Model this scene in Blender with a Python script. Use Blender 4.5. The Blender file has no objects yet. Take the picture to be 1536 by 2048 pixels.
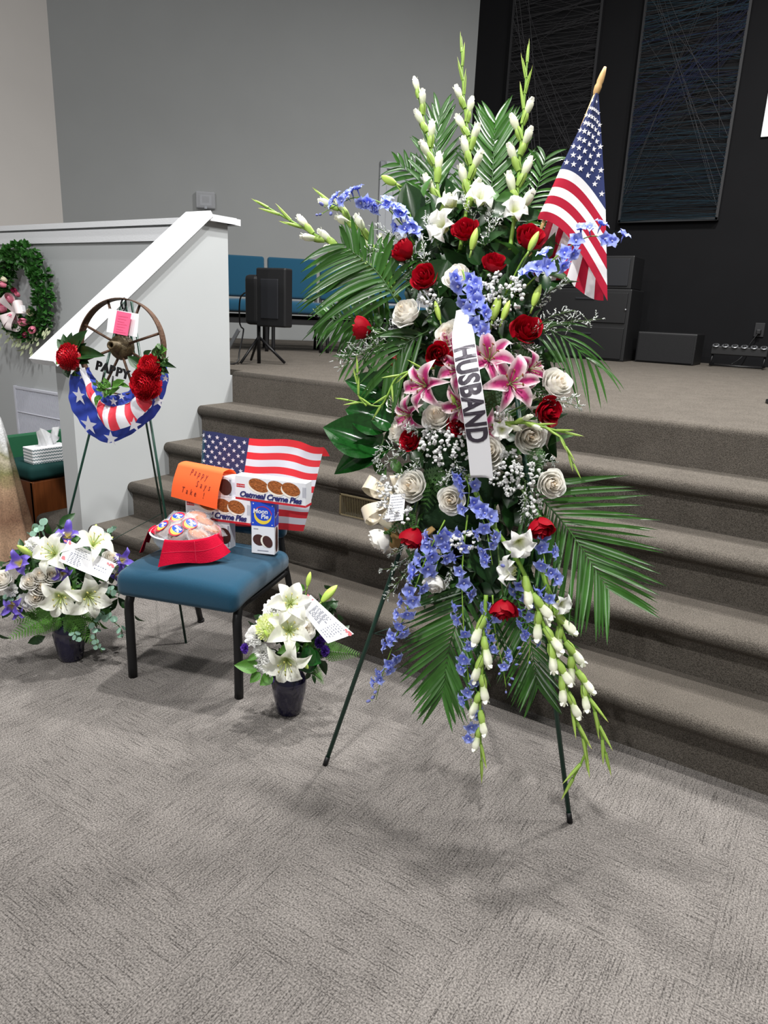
import bpy, bmesh, math, random
from mathutils import Vector as V, Matrix
rnd = random.Random(11)
sc = bpy.context.scene
col = sc.collection
PI = math.pi
# ------------------------------------------------------------------ camera (recovered from the photo's vanishing points)
F, H, IW, IH = 1420.0, 1.45, 1536, 2048
AX = -V((-2256, -502, F)).normalized()
AZ = -V((-220, 4976, F)).normalized()
AZ = (AZ - AX * AX.dot(AZ)).normalized()
AY = AZ.cross(AX)
RW = Matrix((AX, AY, AZ))                    # camera (x right, y down, z forward) -> world
CAM = V((0, 0, H))
cd = bpy.data.cameras.new('camera'); cam = bpy.data.objects.new('camera', cd); col.objects.link(cam)
cd.sensor_fit = 'VERTICAL'; cd.sensor_height = 36.0; cd.lens = F / IH * 36.0; cd.clip_start = .02
c0, c1, c2 = RW.col
cam.matrix_world = Matrix(((c0.x, -c1.x, -c2.x, 0), (c0.y, -c1.y, -c2.y, 0), (c0.z, -c1.z, -c2.z, H), (0, 0, 0, 1)))
sc.camera = cam
# ------------------------------------------------------------------ light
sc.view_settings.view_transform = 'Standard'; sc.view_settings.look = 'None'
sc.view_settings.gamma = 1.0; sc.view_settings.exposure = 0.0; sc.view_settings.use_curve_mapping = False
wd = bpy.data.worlds.new('room_light'); sc.world = wd; wd.use_nodes = True
wd.node_tree.nodes['Background'].inputs[0].default_value = (1, 1, 1, 1)
wd.node_tree.nodes['Background'].inputs[1].default_value = .17
def lamp(name, kind, loc, to, power, size=.3, color=(1, .97, .93), cone=None):
    d = bpy.data.lights.new(name, kind); o = bpy.data.objects.new(name, d); col.objects.link(o)
    d.energy = power; d.color = color
    if kind == 'AREA': d.shape = 'DISK'; d.size = size
    else: d.shadow_soft_size = size
    if cone: d.spot_size = math.radians(cone); d.spot_blend = .5
    o.location = loc; o.rotation_euler = (V(to) - V(loc)).to_track_quat('-Z', 'Y').to_euler()
    return o
lamp('hall_spot_offscreen', 'SPOT', (-.2, -6.2, 5.4), (-1.6, 3.2, .6), 800, .14, (1, .99, .98), 62)
lamp('ceiling_lamp_over_steps_offscreen', 'AREA', (-1.9, 2.75, 5.3), (-1.0, 1.6, 0), 260, .17, (1, .985, .96))
lamp('ceiling_lamp_hall_offscreen', 'AREA', (-.1, .1, 5.2), (-1.1, 1.9, .6), 230, .25, (1, .99, .97))
lamp('ceiling_lamp_left_offscreen', 'AREA', (-3.0, -.6, 5.2), (-3.6, 2.2, .8), 125, .5, (1, .99, .98))
lamp('stage_lamp_offscreen', 'AREA', (-.7, 5.6, 5.7), (-.7, 5.2, 1), 380, .4, (1, .985, .96))
lamp('stage_lamp_right_offscreen', 'AREA', (1.3, 5.0, 5.7), (.9, 4.6, 1), 230, .4, (1, .985, .96))
# ------------------------------------------------------------------ pixel helpers
def ray(px, py): return RW @ V((px - 768, py - 1024, F))
def onz(px, py, z=0.): d = ray(px, py); return CAM + d * ((z - H) / d.z)
def onx(px, py, x): d = ray(px, py); return CAM + d * (x / d.x)
def ony(px, py, y): d = ray(px, py); return CAM + d * (y / d.y)
def onp(px, py, p0, n): d = ray(px, py); return CAM + d * ((V(p0) - CAM).dot(n) / d.dot(n))
FWD = V(RW.col[2])
def mpp(p): return (p - CAM).dot(FWD) / F    # metres per pixel at p
# ------------------------------------------------------------------ materials
def lin(c):
    if isinstance(c, str): c = [int(c[i:i + 2], 16) for i in (0, 2, 4)]
    return [((x / 255) / 12.92 if x / 255 <= .04045 else ((x / 255 + .055) / 1.055) ** 2.4) for x in c] + [1]
MATS = {}
def mat(name, c, rough=.6, spec=.4, metal=0, var=0, vs=8, bump=0, bs=60, attr=False, trans=0, alpha=1, sheen=0, coat=0, stretch=None, obj_rand=0):
    if name in MATS: return MATS[name]
    m = bpy.data.materials.new(name); m.use_nodes = True; nt = m.node_tree; N = nt.nodes; L = nt.links
    b = N['Principled BSDF']
    b.inputs['Roughness'].default_value = rough; b.inputs['Metallic'].default_value = metal
    b.inputs['Specular IOR Level'].default_value = spec
    b.inputs['Coat Weight'].default_value = coat; b.inputs['Sheen Weight'].default_value = sheen
    base = lin(c); b.inputs['Base Color'].default_value = base; out = None
    tc = N.new('ShaderNodeTexCoord')
    def noise(scale, detail=4):
        n = N.new('ShaderNodeTexNoise'); n.inputs['Scale'].default_value = scale; n.inputs['Detail'].default_value = detail
        if stretch:
            mp = N.new('ShaderNodeMapping'); mp.inputs['Scale'].default_value = stretch
            L.new(tc.outputs['Object'], mp.inputs[0]); L.new(mp.outputs[0], n.inputs['Vector'])
        else: L.new(tc.outputs['Object'], n.inputs['Vector'])
        return n
    if attr:
        a = N.new('ShaderNodeAttribute'); a.attribute_name = 'Col'; out = a.outputs['Color']
    if var:
        n = noise(vs); h = N.new('ShaderNodeHueSaturation'); r = N.new('ShaderNodeMapRange')
        r.inputs[1].default_value = .3; r.inputs[2].default_value = .7
        r.inputs[3].default_value = 1 - var; r.inputs[4].default_value = 1 + var
        L.new(n.outputs[0], r.inputs[0]); L.new(r.outputs[0], h.inputs['Value'])
        if out: L.new(out, h.inputs['Color'])
        else: h.inputs['Color'].default_value = base
        out = h.outputs[0]
    if obj_rand:
        oi = N.new('ShaderNodeObjectInfo'); h = N.new('ShaderNodeHueSaturation'); r = N.new('ShaderNodeMapRange')
        r.inputs[3].default_value = 1 - obj_rand; r.inputs[4].default_value = 1 + obj_rand
        L.new(oi.outputs['Random'], r.inputs[0]); L.new(r.outputs[0], h.inputs['Value'])
        if out: L.new(out, h.inputs['Color'])
        else: h.inputs['Color'].default_value = base
        out = h.outputs[0]
    if out: L.new(out, b.inputs['Base Color'])
    if bump:
        n = noise(bs); bp = N.new('ShaderNodeBump'); bp.inputs['Strength'].default_value = bump; bp.inputs['Distance'].default_value = .01
        L.new(n.outputs[0], bp.inputs['Height']); L.new(bp.outputs[0], b.inputs['Normal'])
    if trans:
        t = N.new('ShaderNodeBsdfTranslucent'); mx = N.new('ShaderNodeMixShader'); mx.inputs[0].default_value = trans
        if out: L.new(out, t.inputs[0])
        else: t.inputs[0].default_value = base
        L.new(b.outputs[0], mx.inputs[1]); L.new(t.outputs[0], mx.inputs[2]); L.new(mx.outputs[0], N['Material Output'].inputs[0])
    if alpha < 1:
        t = N.new('ShaderNodeBsdfTransparent'); mx = N.new('ShaderNodeMixShader'); mx.inputs[0].default_value = alpha
        L.new(t.outputs[0], mx.inputs[1]); L.new(b.outputs[0], mx.inputs[2]); L.new(mx.outputs[0], N['Material Output'].inputs[0])
    MATS[name] = m
    return m
def carpet(name, c1, c2, stripe=0, fine=260):
    """looped carpet: fleck noise, optional ribs along local x"""
    m = bpy.data.materials.new(name); m.use_nodes = True; nt = m.node_tree; N = nt.nodes; L = nt.links
    b = N['Principled BSDF']; b.inputs['Roughness'].default_value = .95; b.inputs['Specular IOR Level'].default_value = .15
    tc = N.new('ShaderNodeTexCoord'); oi = N.new('ShaderNodeObjectInfo')
    sh = N.new('ShaderNodeVectorMath'); sh.operation = 'MULTIPLY_ADD'; sh.inputs[1].default_value = (1, 1, 1)
    cb = N.new('ShaderNodeCombineXYZ'); ml = N.new('ShaderNodeMath'); ml.operation = 'MULTIPLY'; ml.inputs[1].default_value = 37.
    L.new(oi.outputs['Random'], ml.inputs[0]); L.new(ml.outputs[0], cb.inputs[0]); L.new(ml.outputs[0], cb.inputs[1])
    L.new(tc.outputs['Object'], sh.inputs[0]); L.new(cb.outputs[0], sh.inputs[2])
    def nz(scale, st=None, det=2):
        n = N.new('ShaderNodeTexNoise'); n.inputs['Scale'].default_value = scale; n.inputs['Detail'].default_value = det
        if st:
            mp = N.new('ShaderNodeMapping'); mp.inputs['Scale'].default_value = st
            L.new(sh.outputs[0], mp.inputs[0]); L.new(mp.outputs[0], n.inputs['Vector'])
        else: L.new(sh.outputs[0], n.inputs['Vector'])
        return n.outputs[0]
    def math2(op, a, bb):
        q = N.new('ShaderNodeMath'); q.operation = op
        for i, z in enumerate((a, bb)):
            if isinstance(z, (int, float)): q.inputs[i].default_value = z
            else: L.new(z, q.inputs[i])
        return q.outputs[0]
    f1 = nz(fine); f2 = nz(7, None, 3)
    tot = math2('ADD', math2('MULTIPLY', f1, 1.0 if not stripe else .8), math2('MULTIPLY', f2, .14))
    if stripe:
        s = nz(300, (.03, 1, 1), 1); q = N.new('ShaderNodeMapRange'); q.inputs[1].default_value = .28; q.inputs[2].default_value = .46
        L.new(s, q.inputs[0])
        tot = math2('ADD', tot, math2('MULTIPLY', q.outputs[0], stripe))
    mr = N.new('ShaderNodeMapRange'); k = (1.0 if not stripe else .8) + .14 + stripe * 1.75
    mr.inputs[1].default_value = .36 * k; mr.inputs[2].default_value = .64 * k
    L.new(tot, mr.inputs[0])
    mx = N.new('ShaderNodeMix'); mx.data_type = 'RGBA'; mx.inputs[6].default_value = lin(c1); mx.inputs[7].default_value = lin(c2)
    L.new(mr.outputs[0], mx.inputs[0]); L.new(mx.outputs[2], b.inputs['Base Color'])
    bp = N.new('ShaderNodeBump'); bp.inputs['Strength'].default_value = .5; bp.inputs['Distance'].default_value = .006
    L.new(tot, bp.inputs['Height']); L.new(bp.outputs[0], b.inputs['Normal'])
    MATS[name] = m
    return m
# ------------------------------------------------------------------ mesh builder
def fr(p, z, up=V((0, 0, 1)), s=1., roll=0.):
    """frame at p whose z axis is z and whose y axis leans to up"""
    z = V(z).normalized(); up = V(up)
    x = up.cross(z)
    if x.length < 1e-4: x = V((1, 0, 0)).cross(z)
    if x.length < 1e-4: x = V((0, 1, 0)).cross(z)
    x.normalize(); y = z.cross(x)
    M = Matrix((x, y, z)).transposed().to_4x4()
    S = Matrix.Diagonal((s, s, s, 1)) if isinstance(s, (int, float)) else Matrix.Diagonal((*s, 1))
    return Matrix.Translation(p) @ M @ Matrix.Rotation(roll, 4, 'Z') @ S
def rotz(a): return Matrix.Rotation(a, 4, 'Z')
def T(*p): return Matrix.Translation(V(p))
class MB:
    def __init__(s): s.v = []; s.f = []; s.m = []; s.c = []
    def add(s, vs, fs, mi=0, cs=None, M=None):
        o = len(s.v)
        s.v += [tuple(M @ V(p)) for p in vs] if M else [tuple(p) for p in vs]
        s.c += cs if cs else [(1, 1, 1, 1)] * len(vs)
        for f in fs: s.f.append([i + o for i in f]); s.m.append(mi)
        return s
    def merge(s, b, M=None, mi=None):
        o = len(s.v)
        s.v += [tuple(M @ V(p)) for p in b.v] if M else b.v
        s.c += b.c
        for f, m in zip(b.f, b.m): s.f.append([i + o for i in f]); s.m.append(m if mi is None else mi)
        return s
    def grid(s, fn, nu, nv, mi=0, cf=None, M=None, wrap=False):
        vs = []; cs = []
        for j in range(nv + 1):
            for i in range(nu + (0 if wrap else 1)):
                vs.append(fn(i / nu, j / nv))
                if cf: cs.append((*cf(i / nu, j / nv), 1))
        w = nu if wrap else nu + 1; fs = []; ms = []
        for j in range(nv):
            for i in range(nu):
                a = j * w + i; b = j * w + (i + 1) % w
                fs.append((a, b, b + w, a + w)); ms.append(mi(( i + .5) / nu, (j + .5) / nv) if callable(mi) else mi)
        o = len(s.m); s.add(vs, fs, 0, cs or None, M); s.m[o:] = ms
        return s
    def tube(s, pts, rad, n=6, mi=0, cap=True, c=None):
        pts = [V(p) for p in pts]; k = len(pts); vs = []; x = None
        for i, p in enumerate(pts):
            t = (pts[min(i + 1, k - 1)] - pts[max(i - 1, 0)])
            t = t.normalized() if t.length > 1e-9 else V((0, 0, 1))
            if x is None:
                x = t.orthogonal().normalized()
            x = (x - t * x.dot(t)); x = x.normalized() if x.length > 1e-6 else t.orthogonal().normalized()
            y = t.cross(x); r = rad[i] if isinstance(rad, (list, tuple)) else rad
            for a in range(n):
                q = 2 * PI * a / n; vs.append(p + (x * math.cos(q) + y * math.sin(q)) * r)
        fs = [(i * n + a, i * n + (a + 1) % n, (i + 1) * n + (a + 1) % n, (i + 1) * n + a) for i in range(k - 1) for a in range(n)]
        if cap: fs += [tuple(range(n))[::-1], tuple((k - 1) * n + a for a in range(n))]
        return s.add(vs, fs, mi, [(*c, 1)] * len(vs) if c else None)
    def box(s, c, d, mi=0, M=None):
        x, y, z = c; a, b, e = d[0] / 2, d[1] / 2, d[2] / 2
        vs = [V((x + i * a, y + j * b, z + k * e)) for k in (-1, 1) for j in (-1, 1) for i in (-1, 1)]
        return s.add(vs, [(0, 2, 3, 1), (4, 5, 7, 6), (0, 1, 5, 4), (2, 6, 7, 3), (0, 4, 6, 2), (1, 3, 7, 5)], mi, None, M)
    def rbox(s, c, d, r=.01, seg=3, mi=0, M=None, fn=None):
        bm = bmesh.new(); bmesh.ops.create_cube(bm, size=1)
        for v in bm.verts: v.co = V((v.co.x * d[0], v.co.y * d[1], v.co.z * d[2]))
        bmesh.ops.bevel(bm, geom=bm.edges[:], offset=r, segments=seg, profile=.5, affect='EDGES')
        if fn:
            bmesh.ops.subdivide_edges(bm, edges=[e for e in bm.edges if e.calc_length() > .08], cuts=6, use_grid_fill=True)
        bm.verts.index_update()
        vs = [v.co + V(c) for v in bm.verts]
        if fn: vs = [fn(p) for p in vs]
        s.add(vs, [[v.index for v in f.verts] for f in bm.faces], mi, None, M); bm.free()
        return s
    def lathe(s, prof, n=24, mi=0, M=None):
        vs = [(r * math.cos(2 * PI * a / n), r * math.sin(2 * PI * a / n), z) for r, z in prof for a in range(n)]
        fs = [(i * n + a, i * n + (a + 1) % n, (i + 1) * n + (a + 1) % n, (i + 1) * n + a) for i in range(len(prof) - 1) for a in range(n)]
        return s.add(vs, fs, mi, None, M)
    def ball(s, c, r, nu=8, nv=5, mi=0, M=None, cc=None):
        r = r if isinstance(r, (tuple, list)) else (r, r, r); c = V(c)
        vs = [c + V((0, 0, -r[2]))]
        for j in range(1, nv):
            t = PI * j / nv - PI / 2
            vs += [c + V((r[0] * math.cos(t) * math.cos(2 * PI * i / nu), r[1] * math.cos(t) * math.sin(2 * PI * i / nu), r[2] * math.sin(t))) for i in range(nu)]
        vs.append(c + V((0, 0, r[2]))); e = len(vs) - 1
        fs = [(0, 1 + (i + 1) % nu, 1 + i) for i in range(nu)]
        for j in range(nv - 2):
            o = 1 + j * nu; fs += [(o + i, o + (i + 1) % nu, o + nu + (i + 1) % nu, o + nu + i) for i in range(nu)]
        o = 1 + (nv - 2) * nu; fs += [(o + i, o + (i + 1) % nu, e) for i in range(nu)]
        return s.add(vs, fs, mi, [(*cc, 1)] * len(vs) if cc else None, M)
    def prism(s, poly, a, b, mi=0, M=None):
        """poly: points in 2D (y,z) swept along x from a to b"""
        n = len(poly); vs = [(a, y, z) for y, z in poly] + [(b, y, z) for y, z in poly]
        return s.add(vs, [tuple(range(n))[::-1], tuple(range(n, 2 * n))] + [(i, (i + 1) % n, n + (i + 1) % n, n + i) for i in range(n)], mi, None, M)
    def flat(s, pts, mi=0, M=None): return s.add(pts, [tuple(range(len(pts)))], mi, None, M)
    def star(s, c, r, mi=0, M=None, rot=0, fn=None):
        pts = [V((c[0], c[1], 0))] + [V((c[0] + (r if k % 2 == 0 else r * .4) * math.sin(PI * k / 5 + rot), c[1] + (r if k % 2 == 0 else r * .4) * math.cos(PI * k / 5 + rot), 0)) for k in range(10)]
        if fn: pts = [fn(p) for p in pts]
        return s.add(pts, [(0, 1 + (k + 1) % 10, 1 + k) for k in range(10)], mi, None, M)
    def mesh(s, name, mats, smooth=True):
        me = bpy.data.meshes.new(name); me.from_pydata(s.v, [], s.f)
        for m in (mats if isinstance(mats, (list, tuple)) else [mats]): me.materials.append(MATS[m] if isinstance(m, str) else m)
        me.polygons.foreach_set('material_index', s.m)
        if smooth: me.polygons.foreach_set('use_smooth', [True] * len(s.f))
        if any(c != (1, 1, 1, 1) for c in s.c):
            a = me.color_attributes.new('Col', 'FLOAT_COLOR', 'POINT')
            a.data.foreach_set('color', [x for c in s.c for x in c])
        me.update()
        return me
WM = {}
def place(o, parent, M):
    if parent is not None:
        o.parent = parent; o.matrix_basis = WM[parent.name].inverted() @ M
    else: o.matrix_basis = M
    WM[o.name] = M.copy()
def props(o, label=None, cat=None, group=None, kind=None):
    for k, v in (('label', label), ('category', cat), ('group', group), ('kind', kind)):
        if v: o[k] = v
    return o
def obj(name, me, mats=None, parent=None, M=Matrix(), smooth=True, label=None, cat=None, group=None, kind=None):
    if isinstance(me, MB): me = me.mesh(name, mats, smooth)
    o = bpy.data.objects.new(name, me); col.objects.link(o); place(o, parent, M)
    return props(o, label, cat, group, kind)
def thing(name, M, label, cat, group=None):
    o = bpy.data.objects.new(name, None); col.objects.link(o); o.empty_display_size = .05; place(o, None, M)
    return props(o, label, cat, group)
def struct(name, mb, mats, smooth=False, parent=None, M=Matrix()):
    return obj(name, mb, mats, parent, M, smooth, kind='structure' if parent is None else None)
def copy_tree(o, M, parent=None):
    c = o.copy(); col.objects.link(c); c.parent = parent
    if parent is None: c.matrix_basis = M; WM[c.name] = M
    for ch in list(o.children): copy_tree(ch, None, c)
    return c
def text_mesh(body, size=1., shear=0, offset=0, ext=0, space=1.):
    cu = bpy.data.curves.new('lettering', 'FONT'); cu.body = body; cu.size = size; cu.shear = shear; cu.offset = offset
    cu.extrude = ext; cu.space_character = space; cu.align_x = 'CENTER'; cu.align_y = 'CENTER'; cu.resolution_u = 3
    o = bpy.data.objects.new('lettering', cu); col.objects.link(o)
    me = bpy.data.meshes.new_from_object(o.evaluated_get(bpy.context.evaluated_depsgraph_get()))
    bpy.data.objects.remove(o)
    mb = MB(); mb.add([v.co[:] for v in me.vertices], [list(p.vertices) for p in me.polygons])
    bpy.data.meshes.remove(me)
    return mb
def catmull(P, n):
    P = [V(p) for p in P]
    if len(P) < 3: return [P[0].lerp(P[-1], i / n) for i in range(n + 1)]
    L = [0]
    for a, b in zip(P, P[1:]): L.append(L[-1] + max((b - a).length, 1e-6))
    out = []
    for i in range(n + 1):
        t = L[-1] * i / n; k = 0
        while k < len(P) - 2 and t > L[k + 1]: k += 1
        u = (t - L[k]) / (L[k + 1] - L[k]); p1, p2 = P[k], P[k + 1]
        p0 = P[k - 1] if k else p1 * 2 - p2; p3 = P[k + 2] if k + 2 < len(P) else p2 * 2 - p1
        out.append(.5 * ((2 * p1) + (p2 - p0) * u + (2 * p0 - 5 * p1 + 4 * p2 - p3) * u * u + (3 * p1 - p0 - 3 * p2 + p3) * u ** 3))
    return out
# ================================================================== materials used
mat('white_paint', (167, 170, 171), .5, .3, var=.015, vs=3)
mat('white_trim', (208, 210, 213), .4, .4, bump=.12, bs=90)
mat('grey_paint', (138, 140, 140), .75, .2, var=.02, vs=2)
mat('side_paint', (188, 184, 180), .7, .2, var=.015, vs=2)
mat('black_paint', (14, 14, 16), .85, .15, var=.08, vs=3)
mat('door_paint', (160, 163, 168), .5, .3)
carpet('carpet_tile', (58, 55, 53), (128, 123, 119), .14, 210)
carpet('step_carpet', (58, 54, 49), (100, 94, 87), 0, 300)
mat('black_metal', (15, 15, 17), .45, .4, bump=.05, bs=300)
mat('black_plastic', (14, 14, 16), .5, .4)
mat('dark_panel', (27, 28, 32), .55, .3)
mat('silver_metal', (150, 152, 156), .3, .5, metal=.8)
mat('speckled_metal', (92, 92, 96), .5, .4, var=.5, vs=260)
mat('teal_fabric', (22, 61, 82), .95, .1, var=.1, vs=420, sheen=.2, bump=.15, bs=500)
mat('dark_green_wire', (22, 58, 46), .35, .5, bump=.05, bs=200)
mat('wire', (40, 60, 52), .3, .5, metal=.5)
STAGE, RH, TD, Y1 = 1.015, .203, .278, 2.337
XW, XE, YB = -3.49, 2.6, 9.0
# ================================================================== floor of carpet tiles
mb = MB(); mb.box((-3.0, .9, -.035), (13., 7.6, .05))
floor = struct('floor', mb, 'step_carpet')
tb = MB(); tb.rbox((0, 0, -.005), (.4998, .4998, .01), .0006, 1); tile_me = tb.mesh('carpet_tile', 'carpet_tile', False)
k = 0
for i in range(-15, 8):
    for j in range(-4, 5):
        cx, cy = -1.05 + .5 * i + .25, .97 + .5 * j + .25
        if cy > (2.6 if cx > -3.7 else 3.4) or cx > 2.2 or cx < -8.2: continue
        if cx > -3.4 and cy - .25 > Y1: continue
        turn = (i + j) % 2
        obj('carpet_tile', tile_me, None, floor, T(cx, cy, 0) @ rotz(PI / 2 * turn + PI * rnd.randint(0, 1)))
# ================================================================== stage and steps
def step_prof(y, z, depth, r=.03, over=.035, zb=0.):
    p = [(y + depth, zb), (y + depth, z)]
    if over <= 0:
        return p + [(y + r - r * math.sin(PI / 2 * a / 6), z - r + r * math.cos(PI / 2 * a / 6)) for a in range(7)] + [(y, zb)]
    cy, cz = y - over + r, z - r
    for a in range(0, 8): q = PI / 2 + PI * a / 7 * .92; p.append((cy + r * math.cos(q), cz + r * math.sin(q)))
    p += [(y, z - 2 * r - .012), (y, zb)]
    return p
stage = struct('floor_stage', MB().add([(XW - .14, Y1 + 4 * TD + .0995, STAGE - .05), (XE, Y1 + 4 * TD + .0995, STAGE - .05), (XE, YB, STAGE - .05), (-4.7, YB, STAGE - .05), (-8.3, 5.4, STAGE - .05), (-8.3, 3.5, STAGE - .05), (XW - .14, 3.5, STAGE - .05)] +
    [(XW - .14, Y1 + 4 * TD + .0995, STAGE), (XE, Y1 + 4 * TD + .0995, STAGE), (XE, YB, STAGE), (-4.7, YB, STAGE), (-8.3, 5.4, STAGE), (-8.3, 3.5, STAGE), (XW - .14, 3.5, STAGE)],
    [tuple(range(7))[::-1], tuple(range(7, 14))] + [(i, (i + 1) % 7, 7 + (i + 1) % 7, 7 + i) for i in range(7)]), 'step_carpet')
steps = thing('stage_steps', T(-.5, Y1, 0), None, None); steps['kind'] = 'structure'
for k in range(5):
    y = Y1 + k * TD; z = RH * (k + 1)
    mb = MB(); mb.prism(step_prof(y, z, TD if k < 4 else .1, .032 if k < 4 else .03, .035 if k < 4 else 0, 0 if k == 0 else z - RH - .03), XW, XE)
    if k == 2:                                    # duct opening behind the vent
        va, vb, vx = ony(681, 985, y), ony(681, 1030, y), ony(772, 1015, y).x; full = step_prof(y, z, TD, .032, .035, z - RH - .03)
        mb = MB(); mb.prism(full, XW, va.x + .008); mb.prism(full, vx - .008, XE)
        mb.prism(full[:-1] + [(y, va.z - .006), (y + .16, va.z - .006), (y + .16, vb.z + .006), (y, vb.z + .006), full[-1]], va.x + .008, vx - .008)
    o = obj('step', mb, 'step_carpet', steps, smooth=False)
    for p in o.data.polygons: p.use_smooth = len(p.vertices) == 4 and abs(p.normal.x) < .5 and not (abs(p.normal.y) > .999 or p.normal.z > .999)
# carpeted kerb left of the cheek wall
mb = MB(); mb.rbox((XW - .135 - .2, 2.29 + .52, .0875), (.4, 1.04, .175), .045, 4)
struct('trim_1', mb, 'step_carpet', True)
# ================================================================== walls
def wallq(name, a, b, z0, z1, m, th=.1):
    a = V((*a, 0)); b = V((*b, 0)); d = (b - a).normalized(); n = V((-d.y, d.x, 0)) * th
    vs = [V((p.x, p.y, z)) for z in (z0, z1) for p in (a, b, b + n, a + n)]
    return struct(name, MB().add(vs, [(0, 3, 2, 1), (4, 5, 6, 7), (0, 1, 5, 4), (1, 2, 6, 5), (2, 3, 7, 6), (3, 0, 4, 7)]), m)
WC = ony(947, 200, YB); WC = V((WC.x, WC.y, 0))         # corner grey / black
D45 = V((-1, -1, 0)).normalized(); N45 = V((1, -1, 0)).normalized()
WL = onp(108, 200, WC, N45); WL = V((WL.x, WL.y, 0))
wallq('wall_back', (WC.x, WC.y), (XE + .5, YB), STAGE - .02, 6.2, 'black_paint')
wallq('wall_angled', (WL.x, WL.y), (WC.x, WC.y), STAGE - .02, 6.2, 'grey_paint')
wallq('wall_left', (WL.x, -2.5), (WL.x, WL.y), 0, 6.2, 'side_paint')
wallq('wall_half', (WL.x, 3.36), (XW - .13, 3.36), 0, 1.925, 'white_paint', .14)
mb = MB(); mb.prism([(2.268, 0), (3.48, 0), (3.48, STAGE - .03), (3.43, STAGE - .03), (3.43, 1.93), (3.25, 1.93), (2.268, 1.165)], XW - .13, XW)
struct('wall_cheek', mb, 'white_paint')
mb = MB(); mb.box(((WL.x + XW) / 2, 3.43, 1.945), (XW - WL.x + .03, .2, .038)); mb.box((XW - .065, 3.36, 1.945), (.21, .22, .038))
struct('trim_2', mb, 'white_trim')
mb = MB(); mb.box(((WL.x + XW) / 2 - .07, 3.35, 1.87), (XW - WL.x - .14, .02, .085)); struct('trim_3', mb, 'white_trim')
s0, s1 = V((0, 2.17, 1.10)), V((0, 3.27, 1.955)); dd = (s1 - s0).normalized(); nn = V((0, -dd.z, dd.y)) * .034
mb = MB(); mb.prism([(s0.y, s0.z), (s1.y, s1.z), (s1.y + nn.y, s1.z + nn.z), (s0.y + nn.y, s0.z + nn.z)], XW - .175, XW + .045)
struct('trim_4', mb, 'white_trim')
# door in the angled wall
def w45(px, py): return onp(px, py, WC, N45)
dl = w45(760, 322); dz1 = dl.z; dM = Matrix((-D45, -N45, V((0, 0, 1)))).transposed().to_4x4()
dM = T(dl.x, dl.y, STAGE) @ dM                                  # local x along the wall, y into the wall, z up
hh = dz1 - STAGE
mb = MB()
for x0, x1, z0, z1 in ((0, .09, 0, hh), (.99, 1.08, 0, hh), (0, 1.08, hh - .09, hh)): mb.rbox(((x0 + x1) / 2, -.015, (z0 + z1) / 2), (x1 - x0, .05, z1 - z0), .008, 2)
door = struct('door_1', mb, 'door_paint', M=dM)
mb = MB(); mb.box((.54, .0, (hh - .09) / 2), (.9, .02, hh - .09))
pd = obj('door_leaf', mb, 'door_paint', door, dM, False)
for cxx in (.33, .75):
    for z0, z1 in ((.15, .75), (.9, hh * .62), (hh * .66, hh - .22)):
        mb = MB(); mb.rbox((cxx, -.014, (z0 + z1) / 2), (.3, .016, z1 - z0), .007, 2); obj('door_panel', mb, 'door_paint', pd, dM, False)
mb = MB(); mb.ball((.94, -.05, .95), .03); mb.tube([(.94, 0, .95), (.94, -.05, .95)], .012); obj('door_knob', mb, 'silver_metal', pd, dM)
# thermostat under a clear cover
a, b = w45(392, 383), w45(431, 419); tm = (a + b) / 2; tw = (V((b.x, b.y, 0)) - V((a.x, a.y, 0))).length; thh = a.z - b.z
TM = T(*tm) @ dM.to_3x3().to_4x4()
mat('thermo_cover', (176, 178, 182), .15, .6, alpha=.55); mat('thermo_screen', (58, 62, 66), .3); mat('thermo_body', (140, 144, 150), .5)
th = thing('thermostat', TM, 'grey thermostat in clear cover on the grey angled wall', 'thermostat')
obj('body', MB().rbox((0, -.025, 0), (tw * .62, .04, thh * .66), .006, 2), 'thermo_body', th, TM, False)
obj('screen', MB().box((0, -.047, .006), (tw * .36, .004, thh * .38)), 'thermo_screen', th, TM, False)
obj('clear_cover', MB().rbox((0, -.035, 0), (tw, .07, thh), .012, 3), 'thermo_cover', th, TM, False)
obj('lock', MB().box((0, -.072, -thh * .46), (tw * .14, .006, .03)), 'thermo_body', th, TM, False)
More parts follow.
